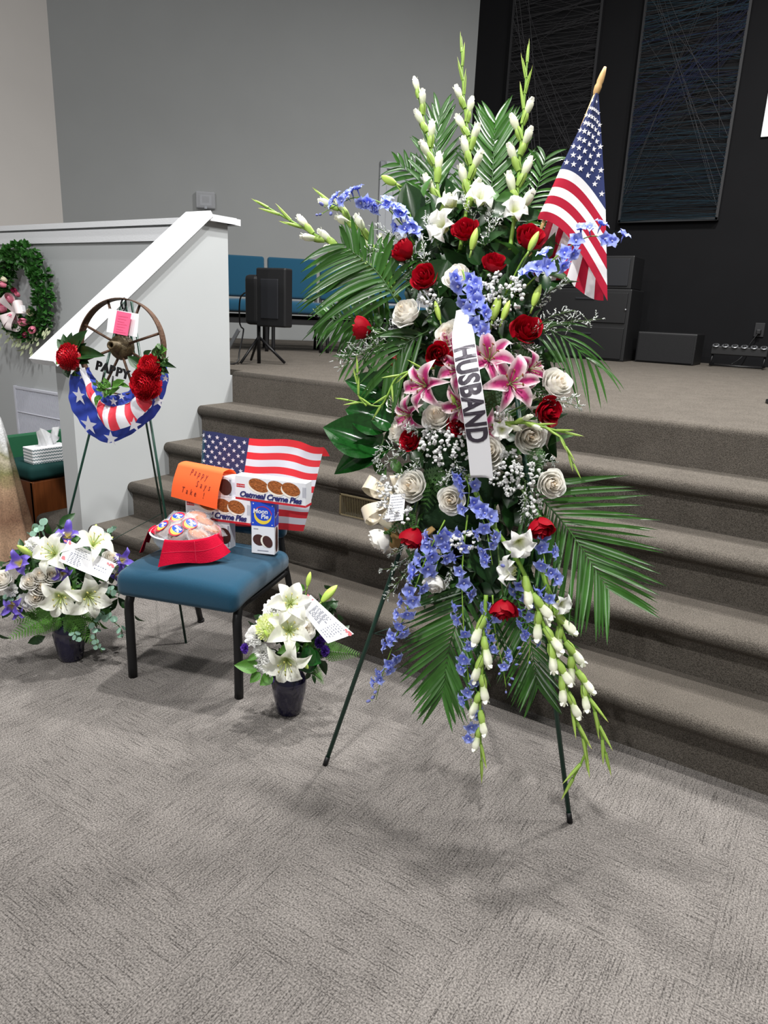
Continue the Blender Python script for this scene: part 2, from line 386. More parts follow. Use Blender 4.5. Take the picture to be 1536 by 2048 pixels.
# string art panels on the black wall
mat('string_grey', (56, 56, 58), .7, .2); mat('string_teal', (40, 62, 74), .7, .2); mat('string_blue', (36, 42, 70), .7, .2); mat('panel_frame', (20, 20, 23), .6)
def string_panel(x0, x1, z0, z1, label, teal, long_lines):
    pm = T((x0 + x1) / 2, YB, z0); t = thing('string_art_panel', pm, label, 'wall art', 'string art panels')
    w = x1 - x0; h = z1 - z0; mb = MB()
    obj('backing', MB().box((0, -.02, h / 2), (w, .03, h)), 'black_paint', t, pm, False)
    for s in (-1, 1): mb.box((s * (w / 2 - .012), -.05, h / 2), (.03, .07, h))
    for z in (.012, h - .012): mb.box((0, -.05, z), (w, .07, .03))
    obj('frame', mb, 'panel_frame', t, pm, False)
    mb = MB(); r = random.Random(int(x0 * 100)); y = -.09
    def line(a, b, rad, mi): mb.tube([(a[0], y + r.uniform(-.006, .006), a[1]), (b[0], y + r.uniform(-.006, .006), b[1])], rad, 3, mi, False)
    n = 260
    for i in range(n):
        z = h * i / n; lo = 1 - z / h
        tilt = r.gauss(0, .05 + .2 * (z / h) * (r.random() < .35))
        mi = (1 if (teal and r.random() < .25 + .7 * lo) else (2 if teal and r.random() < .3 else 0))
        if not teal and r.random() < .25: continue
        line((-w / 2 + .02, max(.01, min(h - .01, z))), (w / 2 - .02, max(.01, min(h - .01, z + tilt))), r.uniform(.0012, .0028), mi)
    for (xa, za, xb, zb) in long_lines: line((xa * w - w / 2, za * h), (xb * w - w / 2, zb * h), .0034, 0)
    if teal:
        for i in range(34): line((-w / 2 + .02, h * r.uniform(.25, .45)), (w / 2 - .02, h * r.uniform(.6, .82)), .0016, 2)
    for i in range(36):
        line((-w / 2 + .02, h * r.random()), (w / 2 - .02, h * r.random()), .0014, 0)
    obj('strings', mb, ['string_grey', 'string_teal', 'string_blue'], t, pm, False, kind='stuff')
pa, pb = ony(1240, 447, YB), ony(1437, 443, YB)
string_panel(pa.x, pb.x, pa.z, pa.z + 2.75, 'teal and grey string art panel on the black wall, farther from the grey wall', True, [(.02, .12, .62, .82), (.04, .11, .6, .84), (.62, .84, .8, 1.), (.6, .82, .78, 1.), (.9, .3, .7, .75)])
pc, pd_ = ony(1032, 445, YB), ony(1210, 300, YB)
string_panel(ony(1030, 0, YB).x + .02, ony(1212, 0, YB).x, pa.z + .06, pa.z + 2.8, 'dark grey string art panel on the black wall, beside the grey wall corner', False, [(.02, .98, .45, .22), (.12, 1., .5, .22), (.02, .9, .4, .25), (.1, .05, .9, .45)])
# ---------------- things on the stage by the black wall
def blackbox(name, px0, px1, ptop, pbot, depth, label, cat, extra=None, group=None):
    a = onz(px0, pbot[0], STAGE); b = onz(px1, pbot[1], STAGE); y = (a.y + b.y) / 2
    a = ony(px0, pbot[0], y); b = ony(px1, pbot[1], y); top = ony(px1, ptop, y)
    w = b.x - a.x; h = top.z - STAGE; M = T((a.x + b.x) / 2, y + depth / 2, STAGE)
    t = thing(name, M, label, cat, group)
    obj('body', MB().rbox((0, 0, h / 2), (w, depth, h), .012, 2), 'black_plastic', t, M, False)
    return t, M, w, h, depth
t, M, w, h, d = blackbox('storage_cabinet', 1075, 1246, 578, (713, 722), .5, 'black two drawer cabinet standing against the black stage wall', 'cabinet')
for z in (.25, .74):
    dr = obj('drawer', MB().rbox((0, -d / 2 - .006, h * z), (w * .93, .02, h * (.44 if z < .5 else .42)), .006, 2), 'black_metal', t, M, False)
    obj('handle', MB().rbox((0, -d / 2 - .022, h * (z + .12)), (w * .22, .014, .02), .004, 2), 'dark_panel', dr, M, False)
obj('latch', MB().ball((w * .46, -d / 2 - .02, h * .72), .012), 'silver_metal', t, M)
top = V((0, 0, h))
M2 = M @ T(.04, 0, h); t2 = thing('amplifier_case', M2, 'black equipment case standing on the black cabinet behind the flag', 'case')
obj('body', MB().rbox((0, 0, .17), (w * .86, .42, .34), .012, 2), 'black_plastic', t2, M2, False)
obj('front_panel', MB().rbox((0, -.215, .17), (w * .78, .02, .28), .006, 2), 'dark_panel', t2, M2, False)
t, M, w, h, d = blackbox('subwoofer', 1268, 1386, 668, (725, 730), .42, 'low black subwoofer box on the stage between cabinet and light bar', 'speaker')
obj('grille', MB().rbox((0, -d / 2 - .006, h / 2), (w * .94, .016, h * .9), .006, 2), mat('grille_cloth', (18, 18, 20), .9, bump=.3, bs=400), t, M, False)
# LED bar
a, b = onz(1418, 730, STAGE), onz(1531, 737, STAGE); y = 8.45; a = ony(1418, 730, y); b = ony(1531, 737, y); w = b.x - a.x
M = T((a.x + b.x) / 2, y, STAGE); t = thing('led_light_bar', M, 'black stage light bar with six round lamps by the black wall', 'stage light')
obj('housing', MB().rbox((0, 0, .17), (w, .1, .09), .01, 2), 'black_plastic', t, M, False)
mb = MB()
for s in (-1, 1): mb.tube([(s * w * .46, 0, .15), (s * w * .46, -.08, .02), (s * w * .46, .1, .02)], .012, 6)
mb.tube([(-w * .46, -.08, .02), (w * .46, -.08, .02)], .01, 6)
obj('stand', mb, 'black_metal', t, M)
mat('lamp_lens', (150, 150, 155), .25, .6)
for k in range(6):
    x = -w * .42 + w * .84 * k / 5
    o = obj('lamp', MB().lathe([(.001, -.006), (.034, -.004), (.036, .006), (.026, .008), (.001, .004)], 14, 0, Matrix.Translation((x, -.04, .218)) @ Matrix.Rotation(.5, 4, 'X')), 'silver_metal', t, M)
    obj('lens', MB().ball((x, -.043, .226), (.02, .02, .012), 8, 5), 'black_plastic', o, M)
a = ony(1519, 660, YB); M = T(a.x, YB, a.z)
t = thing('wall_outlet', M, 'black outlet plate with a plug and cord on the black wall', 'outlet')
obj('plate', MB().rbox((0, -.008, 0), (.1, .016, .15), .005, 2), 'panel_frame', t, M, False)
obj('plug', MB().rbox((0, -.04, -.02), (.045, .06, .05), .008, 2), 'black_plastic', t, M, False)
obj('cord', MB().tube(catmull([(0, -.06, -.03), (-.06, -.08, -.15), (-.12, -.1, -.3), (-.2, -.2, a.z * 0 - (a.z - STAGE) + .012)], 14), .006, 5), 'black_plastic', t, M)
# white hanging thing cut by the right frame edge and dark stand foot
a = ony(1536, 225, YB - .02); M = T(a.x + .12, YB, a.z)
t = thing('wall_sign', M, 'white board on the black wall right of the string art', 'sign')
obj('board', MB().rbox((0, -.02, 0), (.3, .02, .46), .004, 2), 'white_trim', t, M, False)
obj('hanger', MB().box((0, -.005, .18), (.1, .01, .04)), 'silver_metal', t, M, False)
a = onz(1538, 806, STAGE); M = T(a.x + .12, a.y, STAGE)
t = thing('microphone_stand', M, 'black round-base stand on the stage carpet near its front edge', 'stand')
obj('base', MB().lathe([(.001, 0), (.14, 0), (.14, .02), (.05, .05), (.02, .06), (.001, .06)], 24), 'black_metal', t, M)
obj('pole', MB().tube([(0, 0, .05), (0, 0, 1.15)], .011, 8), 'black_metal', t, M)
obj('clutch', MB().tube([(0, 0, .66), (0, 0, .76)], .02, 8), 'black_plastic', t, M)
# ================================================================== chairs
def make_chair(M, label, group=None, name='stacking_chair', bw=.5):
    t = thing(name, M, label, 'chair', group)
    def cush(p):
        q = p.copy()
        if q.y < .06: q.z -= (.06 - q.y) ** 2 * 1.2
        if q.z > .43: q.z += .012 * math.cos(min(1, abs(q.x) / .25) * PI / 2) - .018 * max(0, (q.y - .1) / .36)
        return q
    obj('seat', MB().rbox((0, .195, .422), (.51, .50, .10), .034, 4, fn=cush), 'teal_fabric', t, M)
    bk = obj('backrest', MB().rbox((0, 0, 0), (bw, .06, .40), .026, 4, 0, T(.02 if bw < .45 else 0, .485, .70) @ Matrix.Rotation(math.radians(-9), 4, 'X')), 'teal_fabric', t, M)
    obj('back_shell', MB().rbox((0, 0, 0), (bw - .03, .015, .38), .006, 2, 0, T(.02 if bw < .45 else 0, .524, .70) @ Matrix.Rotation(math.radians(-9), 4, 'X')), 'black_plastic', bk, M, False)
    for s in (-1, 1):
        def leg(pts, w=.013):
            mb = MB(); mb.tube(catmull(pts, 10), w, 8); return mb
        lg = obj('leg', leg([(s * .233, 0, 0), (s * .233, .0, .2), (s * .23, .0, .33), (s * .225, .035, .372), (s * .222, .1, .374)], .0178), 'black_metal', t, M)
        obj('foot_cap', MB().tube([(s * .233, 0, 0), (s * .233, 0, .014)], .0175, 8), 'black_plastic', lg, M)
        lg = obj('leg', leg([(s * .247, .55, 0), (s * .243, .47, .25), (s * .24, .43, .37), (s * min(.24, bw / 2 - .01), .47, .5), (s * (bw / 2 - .03), .535, .86)], .0135), 'black_metal', t, M)
        obj('foot_cap', MB().tube([(s * .247, .55, 0), (s * .247, .549, .014)], .0165, 8), 'black_plastic', lg, M)
        obj('side_rail', leg([(s * .225, .04, .36), (s * .23, .24, .355), (s * .238, .43, .36)], .012), 'black_metal', t, M)
    obj('front_rail', MB().rbox((0, .012, .366), (.46, .022, .022), .004, 2), 'speckled_metal', t, M, False)
    if bw >= .5:
        mb = MB(); mb.box((0, .2, .265), (.44, .34, .012)); mb.box((0, .37, .30), (.44, .012, .08)); mb.box((0, .03, .285), (.44, .012, .05))
        for s in (-1, 1): mb.box((s * .22, .2, .30), (.012, .34, .08))
        obj('book_rack', mb, 'black_plastic', t, M, False)
    obj('rear_rail', MB().rbox((0, .42, .37), (.47, .02, .02), .004, 2), 'black_metal', t, M, False)
    return t
L_, R_ = onz(262, 1352), onz(483, 1396); CU = (R_ - L_).normalized(); CV = V((-CU.y, CU.x, 0)); CMID = (L_ + R_) / 2
CM = T(CMID.x, CMID.y, 0) @ rotz(math.atan2(CU.y, CU.x))
CMI = CM.inverted()
def CH(px, py, y):                     # pixel -> chair-local point on the plane local y
    return CMI @ onp(px, py, CMID + CV * y, CV)
def CZ(px, py, z): return CMI @ onz(px, py, z)
chair0 = make_chair(CM, 'teal padded stacking chair on the floor before the steps, holding snacks', bw=.41)
ca = onz(540, 703, STAGE); ang = math.radians(47); u = V((math.cos(ang), math.sin(ang), 0)); pitch = .53
labs = ['teal stacking chair half hidden behind the white cheek wall', 'teal stacking chair in the stage row directly behind the black display', 'teal stacking chair in the stage row between display and standing spray', 'teal stacking chair in the stage row behind palm leaves of the spray']
for k in range(4):
    p = ca + u * pitch * (k - .5); M = T(p.x, p.y, STAGE) @ rotz(ang)
    if k == 0: chair1 = make_chair(M, labs[0], 'chairs in a row on the stage'); continue
    c = copy_tree(chair1, M); c['label'] = labs[k]
# display on a stand with its cable
a = onz(503, 727, STAGE); M = T(a.x, a.y, STAGE)
zt, zb = ony(560, 536, a.y).z - STAGE, ony(560, 655, a.y).z - STAGE; wD = ony(567, 600, a.y).x - ony(499, 600, a.y).x
t = thing('stage_display', M, 'black boxy display on a stand beside the cheek wall', 'display')
DM = M @ rotz(math.radians(8))
sh = obj('screen_shell', MB().rbox((wD * .62, 0, (zt + zb) / 2), (wD * .76, .1, zt - zb), .012, 3), 'black_plastic', t, DM, False)
obj('inset_panel', MB().rbox((wD * .6, -.052, (zt + zb) / 2 - .01), (wD * .46, .012, (zt - zb) * .68), .006, 2), 'dark_panel', sh, DM, False)
obj('rear_housing', MB().rbox((wD * .12, .02, (zt + zb) / 2 - .02), (wD * .36, .16, (zt - zb) * .86), .03, 3), 'black_plastic', t, DM, False)
obj('pole', MB().tube([(wD * .1, .05, 0), (wD * .1, .05, zb + .1)], .014, 8), 'black_metal', t, DM)
mb = MB()
for q in (0, 2.1, 4.2): mb.tube([(wD * .1, .05, .2), (wD * .1 + .2 * math.cos(q + .4), .05 + .2 * math.sin(q + .4), .012)], .01, 6)
obj('tripod', mb, 'black_metal', t, DM)
obj('brace', MB().rbox((0, 0, 0), (.03, .012, .22), .004, 2, 0, T(-.1, -.1, .16) @ Matrix.Rotation(.6, 4, 'Y')), 'silver_metal', t, DM, False)
obj('cable', MB().tube(catmull([(wD * .02, 0, zb + .25), (-.08, -.02, zb + .2), (-.14, .05, zb), (-.1, .04, .25), (-.02, -.12, .1), (-.0, -.2, .01), (-.2, -.24, .008)], 30), .006, 5), 'black_plastic', t, DM)
# vent in the riser below the third tread
mat('vent_frame', (122, 110, 84), .45, .4, metal=.3); mat('vent_duct', (122, 122, 120), .5, .4, metal=.5)
yv = Y1 + 2 * TD; a, b = ony(681, 985, yv), ony(681, 1030, yv); xr = ony(772, 1015, yv).x
M = T((a.x + xr) / 2, yv, (a.z + b.z) / 2); w = xr - a.x; h = a.z - b.z
t = thing('floor_vent', M, 'tan metal air vent set in a carpeted step riser', 'vent')
mb = MB(); wi, hi = w / 2 - .009, h / 2 - .007
for s in (-1, 1): mb.box((s * wi, .078, 0), (.001, .156, hi * 2)); mb.box((0, .078, s * hi), (wi * 2, .156, .001))
mb.box((0, .156, 0), (wi * 2, .001, hi * 2)); obj('duct', mb, 'vent_duct', t, M, False)
mb = MB()
for s in (-1, 1): mb.rbox((s * (w / 2 - .007), -.006, 0), (.014, .01, h), .003, 1); mb.rbox((0, -.006, s * (h / 2 - .006)), (w, .01, .012), .003, 1)
obj('frame', mb, 'vent_frame', t, M, False)
sl = MB().box((0, 0, 0), (.0028, .006, h * .84)).mesh('louver', 'vent_frame', False)
for k in range(26): obj('louver', sl, None, t, M @ T(-w * .46 + w * .92 * k / 25, -.006, 0))
# return grille low on the half wall
a, b, c = ony(33, 773, 3.36), ony(118, 789, 3.36), ony(40, 900, 3.36); x0, x1 = a.x, b.x + .1; z1 = (a.z + b.z) / 2; z0 = c.z - .05
mat('grille_white', (190, 192, 202), .5, .3)
M = T((x0 + x1) / 2, 3.36, z0); t = thing('return_grille', M, 'white slatted return air grille low on the half wall', 'vent'); w = x1 - x0; h = z1 - z0
obj('backing', MB().box((0, -.006, h / 2), (w, .012, h)), 'grille_white', t, M, False)
mb = MB()
for s in (-1, 1): mb.rbox((s * w / 2, -.012, h / 2), (.03, .024, h + .03), .005, 2)
for q in (0, .33, .66, 1.): mb.rbox((0, -.012, h * q), (w, .022, .024 if q in (0, 1.) else .01), .004, 2)
obj('frame', mb, 'grille_white', t, M, False)
mb = MB()
for k in range(52): mb.box((-w / 2 + w * (k + .5) / 52, -.013, h / 2), (.0045, .012, h))
obj('slats', mb, 'grille_white', t, M, False, kind='stuff')
# ================================================================== bench, tissue box and throw on the left
mat('green_pad', (18, 54, 52), .8, .2, var=.05, vs=40); mat('green_board', (34, 92, 62), .6)
mat('brown_wood', (104, 56, 26), .4, .4, var=.22, vs=9, stretch=(6, 6, .5)); mat('tissue', (235, 236, 238), .9, .1, trans=.4)
mat('card_white', (236, 237, 240), .6, .2); mat('tissue_print', (46, 92, 98), .7)
yb = 2.40; pc_ = ony(60, 944, yb); ztop = pc_.z; W_b, L_b = .36, .9
M = T(pc_.x - W_b / 2, yb + L_b / 2, 0)
t = thing('padded_bench', M, 'brown wooden bench with dark green padded top beside the cheek wall', 'bench')
obj('body', MB().rbox((0, .0, (ztop - .07) / 2), (W_b * .92, L_b * .96, ztop - .07), .01, 2), 'brown_wood', t, M, False)
obj('pad', MB().rbox((0, 0, ztop - .02), (W_b, L_b, .1), .035, 4), 'green_pad', t, M)
obj('corner_post', MB().rbox((W_b * .46 - .02, -L_b * .48 + .015, (ztop - .07) / 2), (.03, .03, ztop - .075), .006, 2), mat('light_wood', (150, 92, 48), .4, var=.2, vs=9, stretch=(6, 6, .5)), t, M, False)
obj('back_board', MB().rbox((-W_b / 2 - .02, 0, ztop + .02), (.04, L_b, .3), .012, 2), 'green_board', t, M, False)
ztop += .03
p0 = onz(67, 930, ztop); TBW, TBD, TBH = .125, .245, .1
TMx = T(p0.x, p0.y, ztop) @ rotz(math.radians(-5)) @ T(-TBW / 2, TBD / 2, 0)
t = thing('tissue_box', TMx, 'pale patterned tissue box on the green padded bench', 'tissue box')
bo = obj('carton', MB().rbox((0, 0, TBH / 2), (TBW, TBD, TBH), .003, 1), 'card_white', t, TMx, False)
mb = MB()
for k in range(7):
    for j in range(5):
        x = -TBW / 2 + TBW * (k + .5) / 7; z = TBH * (j + .5) / 5; s = .0085
        for sg in (-1, 1): mb.flat([(x, -TBD / 2 - .0006, z - s * .9), (x + sg * s, -TBD / 2 - .0006, z - s * .1), (x + sg * s, -TBD / 2 - .0006, z + s * .5), (x, -TBD / 2 - .0006, z - s * .3)][::sg])
for k in range(14):
    for j in range(5):
        y = -TBD / 2 + TBD * (k + .5) / 14; z = TBH * (j + .5) / 5; s = .0085
        for sg in (-1, 1): mb.flat([(TBW / 2 + .0006, y, z - s * .9), (TBW / 2 + .0006, y + sg * s, z - s * .1), (TBW / 2 + .0006, y + sg * s, z + s * .5), (TBW / 2 + .0006, y, z - s * .3)][::sg])
obj('leaf_print', mb, 'tissue_print', bo, TMx, False)
mb = MB()
mb.grid(lambda u, v: V((.03 * math.sin(u * 6 + v * 2) * v + .012 * math.sin(u * 17 + v * 5), -.055 + .11 * u + .03 * v * (u - .3), TBH - .002 + v * (.085 + .03 * math.sin(u * 4 + .5)))), 18, 8)
mb.grid(lambda u, v: V((.02 * math.cos(u * 7) * v - .012, .01 + .06 * u + .03 * v, TBH - .002 + v * (.10 + .02 * u))), 10, 8)
obj('tissue', mb, 'tissue', t, TMx)
# printed throw hanging at the left frame edge
m = bpy.data.materials.new('throw_print'); m.use_nodes = True; nt = m.node_tree; N = nt.nodes; Lk = nt.links; b = N['Principled BSDF']; b.inputs['Roughness'].default_value = .95
tc = N.new('ShaderNodeTexCoord'); sp = N.new('ShaderNodeSeparateXYZ'); Lk.new(tc.outputs['Object'], sp.inputs[0])
nz = N.new('ShaderNodeTexNoise'); nz.inputs['Scale'].default_value = 9; nz.inputs['Detail'].default_value = 8; Lk.new(tc.outputs['Object'], nz.inputs['Vector'])
ad = N.new('ShaderNodeMath'); ad.operation = 'MULTIPLY_ADD'; ad.inputs[1].default_value = .22; Lk.new(nz.outputs[0], ad.inputs[0]); Lk.new(sp.outputs[2], ad.inputs[2])
cr = N.new('ShaderNodeValToRGB'); Lk.new(ad.outputs[0], cr.inputs[0]); e = cr.color_ramp.elements
e[0].position = .0; e[0].color = lin((128, 102, 82)); e[1].position = 1.; e[1].color = lin((206, 207, 208))
for p, c in ((.22, (150, 122, 98)), (.36, (116, 86, 66)), (.52, (158, 130, 104)), (.60, (112, 110, 70)), (.68, (168, 160, 140)), (.72, (128, 126, 96)), (.80, (200, 201, 203))):
    q = e.new(p); q.color = lin(c)
n2 = N.new('ShaderNodeTexNoise'); n2.inputs['Scale'].default_value = 130; Lk.new(tc.outputs['Object'], n2.inputs['Vector'])
hv = N.new('ShaderNodeHueSaturation'); mr = N.new('ShaderNodeMapRange'); mr.inputs[1].default_value = .3; mr.inputs[2].default_value = .7; mr.inputs[3].default_value = .7; mr.inputs[4].default_value = 1.25
Lk.new(n2.outputs[0], mr.inputs[0]); Lk.new(mr.outputs[0], hv.inputs['Value']); Lk.new(cr.outputs[0], hv.inputs['Color']); Lk.new(hv.outputs[0], b.inputs['Base Color']); MATS['throw_print'] = m
a = onz(57, 1132, 0); TH = T(a.x - .63, a.y + .02, 0)
t = thing('printed_throw', TH, 'brown and white printed throw draped over a rack at the floor', 'blanket')
def drape(u, v):
    q = 2 * PI * u; top = max(0, (v - .86) / .14); cq, sq = math.cos(q), math.sin(q)
    X = .50 - .07 * v - .05 * top * top; Y = (.03 + .2 * (1 - v) ** .8) * (1 - .8 * top * top); f = .02 * math.sin(u * 75) * (1 - .75 * v) + .01 * math.sin(u * 31 + 2) * (1 - v)
    ex = lambda c, p: math.copysign(abs(c) ** p, c)
    return V(((X + f) * ex(cq, .6), (Y + f) * ex(sq, .8), .006 + .88 * (v if v < .86 else .86 + .14 * math.sin(top * PI / 2) * .75)))
mb = MB().grid(drape, 120, 26, wrap=True); mb.flat([drape(i / 24, 1) for i in range(24)])
obj('cloth', mb, 'throw_print', t, TH)
mb = MB(); mb.tube([(-.36, 0, .83), (.36, 0, .83)], .012, 8)
for s in (-1, 1): mb.tube([(s * .34, -.06, 0), (s * .34, 0, .83)], .01, 8); mb.tube([(s * .34, .08, 0), (s * .34, 0, .83)], .01, 8)
obj('rack', mb, 'brown_wood', t, TH)
# ================================================================== plants and flowers: shared shapes
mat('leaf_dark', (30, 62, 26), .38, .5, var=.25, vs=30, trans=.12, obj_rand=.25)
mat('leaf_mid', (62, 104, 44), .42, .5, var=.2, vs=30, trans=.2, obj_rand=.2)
mat('palm_green', (54, 98, 36), .3, .6, var=.2, vs=14, trans=.18, obj_rand=.25)
mat('stem_green', (122, 160, 58), .5, .4, var=.1, vs=40, trans=.1)
mat('stem_dark', (74, 100, 48), .5, .4)
mat('gloss_leaf', (24, 74, 26), .16, .7, var=.2, vs=20, trans=.1)
mat('rose_red', (166, 2, 28), .6, .2, var=.12, vs=30, trans=.15)
mat('petal_tint', (255, 255, 255), .55, .3, attr=True, var=.03, vs=60, trans=.34)
mat('silk_tint', (255, 255, 255), .32, .5, attr=True, var=.1, vs=60, trans=.1)
mat('breath_white', (232, 233, 232), .8, .2, trans=.15)
mat('limonium', (206, 210, 206), .8, .2)
mat('eucalyptus', (146, 184, 164), .6, .3, var=.12, vs=30, trans=.15)
mat('fern_green', (86, 136, 54), .5, .4, var=.15, vs=20, trans=.25)
mat('bud_tint', (255, 255, 255), .45, .4, attr=True, trans=.18, obj_rand=.06)
mat('blossom_tint', (255, 255, 255), .5, .3, attr=True, trans=.25, obj_rand=.12)
def rose_mb(K=19, seed=0, open_=1., tintf=None):
    mb = MB(); r = random.Random(seed)
    for k in range(K):
        t = (k + .5) / K; a0 = k * 2.4 + r.uniform(-.15, .15); Rk = .10 + .9 * t ** .8
        wd_ = (1.25 - .5 * t); zt = .5 - .42 * t * open_ + r.uniform(-.07, .07); curl = (.1 + .5 * t * t) * open_; ph = r.uniform(0, 6)
        def fn(u, v, Rk=Rk, a0=a0, wd_=wd_, zt=zt, t=t, curl=curl, ph=ph):
            uu = u * 2 - 1; sh = math.sin(PI * (.12 + .62 * v)) ; ang = a0 + uu * wd_ * (.35 + .65 * sh)
            vv = v * (1 - .2 * uu * uu * v)
            rr = Rk * (math.sin(min(vv, .72) / .72 * PI / 2) ** .8) * (1 + .09 * uu) * (1 - max(0, .55 * (1 - t / .45)) * max(0, vv - .4))
            lip = max(0, (vv - .62) / .38); rr += curl * .30 * lip * lip
            z = -.8 + (zt + .8) * vv - .16 * t * lip * lip * open_ + .045 * math.sin(uu * 5 + ph) * vv
            return V((rr * math.cos(ang), rr * math.sin(ang), z * 1.28 + .12))
        mb.grid(fn, 7, 7, 0, (lambda u, v, t=t: tintf(t, v)) if tintf else None)
    mb.lathe([(.1, -.2), (.1, .3), (.08, .52), (.04, .6), (.0, .62)], 10)
    if tintf: mb.c[-50:] = [(.9, .76, .58, 1)] * 50
    return mb
CREAM = lambda t, v: tuple(a * (1 - .4 * (1 - t) ** 2) + b * .4 * (1 - t) ** 2 for a, b in zip((.95, .94, .90), (.92, .78, .58)))
red_roses = [rose_mb(19, s, o).mesh('rose', 'rose_red') for s, o in ((1, 1.), (2, .8), (3, .45))]
white_roses = [rose_mb(30, s + 10, o, CREAM).mesh('rose', 'petal_tint') for s, o in ((1, 1.15), (2, 1.), (3, .6))]
mb = MB()
for k in range(5):
    a = k * 2 * PI / 5
    mb.grid(lambda u, v: V(((.15 + .75 * v) * math.cos(a) - (u - .5) * .32 * math.sin(PI * min(1, .15 + .85 * (1 - v))) * math.sin(a), (.15 + .75 * v) * math.sin(a) + (u - .5) * .32 * math.sin(PI * min(1, .15 + .85 * (1 - v))) * math.cos(a), -.82 + .28 * v * v)), 2, 5)
mb.ball((0, 0, -.86), (.24, .24, .16)); mb.tube([(0, 0, -.9), (0, 0, -1.6)], .08, 6)
sepal_me = mb.mesh('sepals', 'leaf_mid')
def put_rose(parent, p, z, r, red=True, var=0, roll=None):
    me = (red_roses if red else white_roses)[var]
    M = fr(p, z, V((0, 0, 1)), r, rnd.uniform(0, 6) if roll is None else roll)
    o = obj('rose', me, None, parent, M, label=None)
    obj('sepals', sepal_me, None, o, M)
    return o
def petal_mb(cf, wide=.30, recurve=.5, lift=.5, nu=6, nv=9, ruff=.02, power=.75):
    """petal from the origin along +x, face up +z, length 1"""
    mb = MB()
    def fn(u, v):
        uu = u * 2 - 1; w = wide * (math.sin(PI * min(1, .06 + .94 * v) ** power) ** .8 if v < 1 else .0) + .015 * (1 - v)
        z = lift * math.sin(min(1, v * 1.25) * PI / 2) - recurve * max(0, v - .45) ** 2 * 2.2
        return V((v * (1 - .1 * recurve * v), uu * w, z + (abs(uu) ** 2) * .10 * math.sin(PI * v) - .05 * (1 - abs(uu)) * math.sin(PI * v) + ruff * math.sin(v * 16 + uu * 2) * abs(uu)))
    mb.grid(fn, nu, nv, 0, cf)
    return mb
mixc = lambda a, b, t: tuple(x * (1 - t) + y * t for x, y in zip(a, b))
sstep = lambda a, b, x: (lambda t: t * t * (3 - 2 * t))(max(0, min(1, (x - a) / (b - a))))
def cf_star(u, v):
    uu = abs(u * 2 - 1); e = sstep(.25, .95, uu) ; tip = sstep(.6, 1., v)
    return mixc((.48, .02, .17), (.86, .78, .78), max(e, tip))
def cf_white(u, v):
    uu = abs(u * 2 - 1); c = mixc((.48, .60, .14), (.94, .94, .86), sstep(.0, .35, v)); return mixc(c, (.78, .82, .56), .3 * (1 - sstep(.0, .35, uu)))
star_petal = petal_mb(cf_star, .21, .75, .38).mesh('petal', 'petal_tint'); white_petal = petal_mb(cf_white, .27, .6, .42, ruff=.015).mesh('petal', 'petal_tint')
def stam(c1, c2):
    mb = MB()
    for k in range(6):
        a = k * PI / 3 + .4; p = [V((.02 * math.cos(a), .02 * math.sin(a), 0)), V((.13 * math.cos(a), .13 * math.sin(a), .35)), V((.26 * math.cos(a), .26 * math.sin(a), .60))]
        mb.tube(catmull(p, 5), .013, 5, 0, c=c1); mb.ball(p[-1], (.03, .06, .02), 6, 4, cc=c2)
    mb.tube([(0, 0, 0), (.02, 0, .4), (.03, .01, .72)], .018, 6, c=c1); mb.ball((.03, .01, .73), .035, 6, 4, cc=c1); mb.ball((0, 0, 0), (.07, .07, .1), 8, 5, cc=c1)
    return mb
star_core = stam((.42, .5, .2), (.25, .07, .03)).mesh('lily', 'petal_tint'); white_core = stam((.50, .58, .18), (.55, .50, .16)).mesh('lily', 'petal_tint')
def put_lily(parent, p, z, r, star=False, roll=0., skip=()):
    M = fr(p, z, V((0, 0, 1)), r, roll); o = obj('lily', star_core if star else white_core, None, parent, M)
    for k in range(6):
        if k in skip: continue
        inner = k % 2; S = Matrix.Diagonal((1, 1.12 if inner else .86, 1, 1))
        obj('petal', star_petal if star else white_petal, None, o, M @ rotz(k * PI / 3 + rnd.uniform(-.08, .08)) @ Matrix.Rotation(rnd.uniform(-.18, .12) - (.08 if inner else 0), 4, 'Y') @ T(0, 0, .01 * inner) @ S)
    return o
# lily bud
mb = MB(); mb.grid(lambda u, v: (lambda r: V((r * math.cos(u * 2 * PI), r * math.sin(u * 2 * PI), v)))(.17 * math.sin(PI * min(1, .1 + .9 * v)) ** .7 * (1 + .1 * math.cos(3 * u * 2 * PI)) * (1 if v < .97 else .35)), 18, 12, 0, lambda u, v: mixc((.42, .60, .10), (.54, .69, .15), v), wrap=True)
mb.tube([(0, 0, -.35), (0, 0, .06)], .05, 6, c=(.28, .42, .08)); lily_bud = mb.mesh('lily_bud', 'bud_tint')
